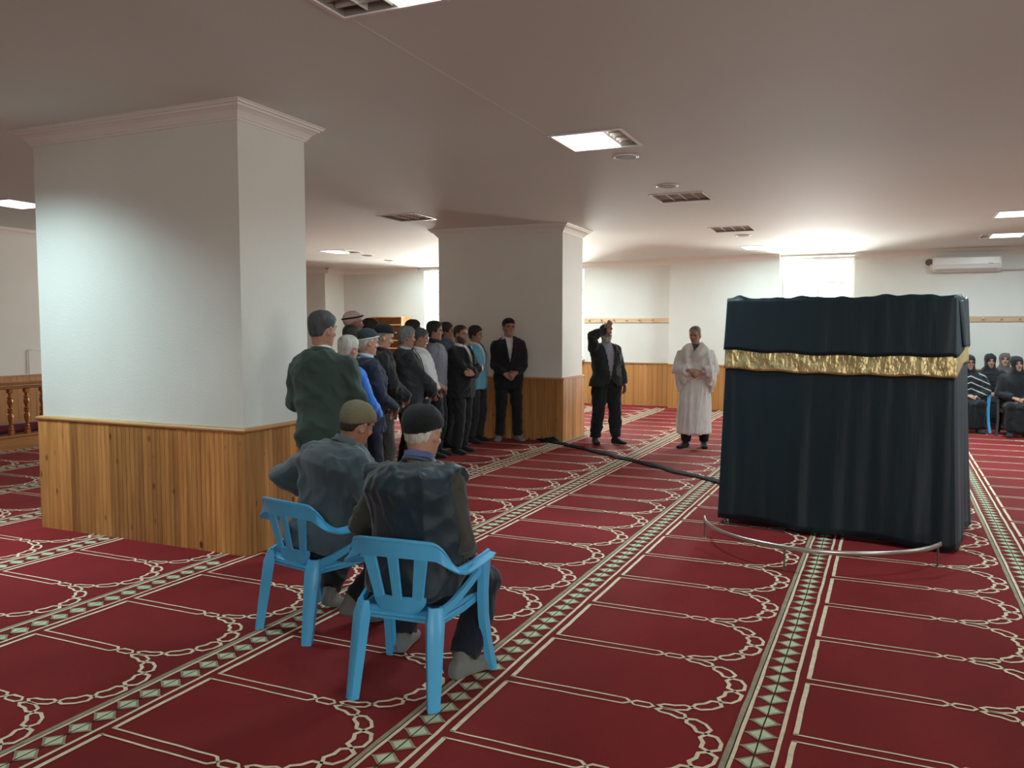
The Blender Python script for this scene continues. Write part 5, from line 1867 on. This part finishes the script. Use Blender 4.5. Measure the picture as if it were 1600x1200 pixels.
# ================================================================== the women at the right
def woman(label, pos, a, top, robe_m, scarf_m, skin='light', head=(0, 0, 0), stripes=False, glasses=False, lap=.595, hunch=.3, purse=False):
    k = top / 1.235
    p = Person(label, pos, VIEW - a, 1.60, pelvis=(0, .0, .475), lean=4, head=head, girth=1.16, belly=.03, hunch=hunch, skin=skin, fine=True)
    for sg in (-1, 1):
        p.set_leg(sg, (sg * .11, .36, .085), (sg * .18, 1.5, .9))
    for sg in (-1, 1):
        w = Vector((sg * .07, .27 + (.02 if sg > 0 else 0), lap + (.02 if sg > 0 else 0)))
        p.set_arm(sg, w, (sg * 1.0, -.4, .4)); p.hands[sg] = (Vector((-sg * .85, .25, -.25)), Vector((0, -.5, -.8)), .45, .03)
    p.trousers(c_black, amp=.003)
    # robe: trunk, lap and skirt to the ankles in one piece
    ex = []
    X_, Y_, Z_ = Vector((1, 0, 0)), Vector((0, 1, 0)), Vector((0, 0, 1))
    ex.append(loft([ellipse((0, y, z), X_, (Z_ * .95 + Y_ * s_).normalized(), rx, ry, 22, 2.3) for y, z, rx, ry, s_ in
                    ((-.15, .475, .15, .09, 0), (-.05, .475, .20, .105, 0), (.15, .475, .205, .095, 0), (.34, .465, .185, .085, .1), (.43, .43, .150, .05, .5))]))
    ex.append(loft([ellipse((0, y, z), X_, Y_, rx, ry, 22, 2.2) for z, y, rx, ry in
                    ((.085, .34, .19, .13), (.105, .34, .205, .14), (.25, .355, .195, .125), (.40, .36, .185, .095), (.49, .33, .15, .07))]))
    p.garment('robe', robe_m, .90, 1.476, .034, 1.0, amp=.012, freq=8, cuff=.058, extra=ex, vox=.0145)
    # scarf
    sh = [xf(head_shell(.016), p.Hm)]
    ax = p.U.to_3x3() @ X_; ay = p.U.to_3x3() @ Y_
    sh.append(loft([ellipse(p.u((0, yo, z)), ax, ay, rx, ry, 22, 2.2) for z, yo, rx, ry in
                    ((1.285, .01, .190, .150), (1.33, .01, .205, .158), (1.40, .00, .195, .140), (1.45, .0, .135, .115), (1.50, .015, .095, .098), (1.56, .02, .085, .095))]))
    Vv, F = remesh(sh, .0125, 3)
    Vv = wrinkle(Vv, F, .006, p.seed + 2, (1, 1, .6), 12)
    Hi = np.array(p.Hm.inverted())
    C = Vv[F].mean(axis=1) @ Hi[:3, :3].T + Hi[:3, 3]
    keep = ~((C[:, 1] > .01) & ((C[:, 0] / .058) ** 2 + ((C[:, 2] - .088) / .088) ** 2 < 1))
    F = F[keep]; used = np.unique(F); mp = -np.ones(len(Vv), dtype=int); mp[used] = np.arange(len(used))
    o = p.out('headscarf', Vv[used], mp[F], scarf_m)
    md = o.modifiers.new('c', 'SOLIDIFY'); md.thickness = .006; md.offset = -1
    p.feet(c_dsock, 'shoe'); p.body(); p.brows(h_black)
    if glasses: p.glasses(m_wire)
    return p

def striped_mat():
    m = cloth_mat('striped_knit', (.012, .013, .016))
    nt = m.node_tree; N = nt.nodes.new; L = nt.links.new
    b = nt.nodes['Principled BSDF']
    tc = N('ShaderNodeTexCoord'); sx = N('ShaderNodeSeparateXYZ'); L(tc.outputs['Object'], sx.inputs[0])
    ab = N('ShaderNodeMath'); ab.operation = 'ABSOLUTE'; L(sx.outputs[0], ab.inputs[0])
    mu = N('ShaderNodeMath'); mu.operation = 'MULTIPLY_ADD'; mu.inputs[1].default_value = .45; L(ab.outputs[0], mu.inputs[0]); L(sx.outputs[2], mu.inputs[2])
    dv = N('ShaderNodeMath'); dv.operation = 'DIVIDE'; dv.inputs[1].default_value = .095; L(mu.outputs[0], dv.inputs[0])
    fr = N('ShaderNodeMath'); fr.operation = 'FRACT'; L(dv.outputs[0], fr.inputs[0])
    lt = N('ShaderNodeMath'); lt.operation = 'LESS_THAN'; lt.inputs[1].default_value = .17; L(fr.outputs[0], lt.inputs[0])
    z = N('ShaderNodeMath'); z.operation = 'GREATER_THAN'; z.inputs[1].default_value = .52; L(sx.outputs[2], z.inputs[0])
    an = N('ShaderNodeMath'); an.operation = 'MULTIPLY'; L(lt.outputs[0], an.inputs[0]); L(z.outputs[0], an.inputs[1])
    mx = N('ShaderNodeMix'); mx.data_type = 'RGBA'; L(an.outputs[0], mx.inputs[0])
    mx.inputs[6].default_value = (.012, .013, .016, 1); mx.inputs[7].default_value = (.50, .50, .50, 1)
    L(mx.outputs[2], b.inputs['Base Color'])
    return m
c_stripe = striped_mat()
c_bscarf = cloth_mat('black_scarf', (.010, .012, .014), .8)
c_mauve = cloth_mat('mauve_scarf', (.13, .10, .105), .85)
c_nscarf = cloth_mat('navy_scarf', (.016, .024, .060), .8)
woman('seated woman with glasses, black scarf and black cardigan with white stripes', (1.10, 14.72), 196, 1.12, c_stripe, c_bscarf, glasses=True, head=(4, 0, 0))
woman('seated woman in a black scarf and plain black robe, behind the striped cardigan', (1.46, 15.55), 200, 1.13, c_black, c_bscarf, head=(6, 2, 0))
woman('woman in a mauve-grey headscarf at the very back against the wall', (1.73, 16.15), 202, 1.12, c_charcoal, c_mauve, head=(0, -6, 0))
woman('seated woman all in black with hands in her lap, in front at the right edge', (1.72, 14.45), 204, 1.08, c_black, c_bscarf, head=(12, 0, 6), skin='light')
woman('woman in a navy headscarf, mostly hidden behind the draped cube', (.93, 15.45), 190, 1.12, c_navy, c_nscarf)
for (pos, a, lab, dk) in (((1.10, 14.72), 196, 'light blue plastic armchair under the woman in the striped cardigan', False),
                          ((1.46, 15.55), 200, 'dark plastic armchair under the plain black robe, second row of women', True),
                          ((1.73, 16.15), 202, 'dark plastic armchair at the back against the wall under the mauve headscarf', True),
                          ((1.72, 14.45), 204, 'dark plastic armchair in front at the right under the woman all in black', True),
                          ((.93, 15.45), 190, 'dark plastic armchair behind the draped cube under the navy headscarf', True)):
    h_ = VIEW - a
    f_ = (-math.sin(R(h_)), math.cos(R(h_)))
    another((pos[0] + f_[0] * .035, pos[1] + f_[1] * .0, 0), R(h_), lab, dk)
bpy.data.scenes.remove(_work)
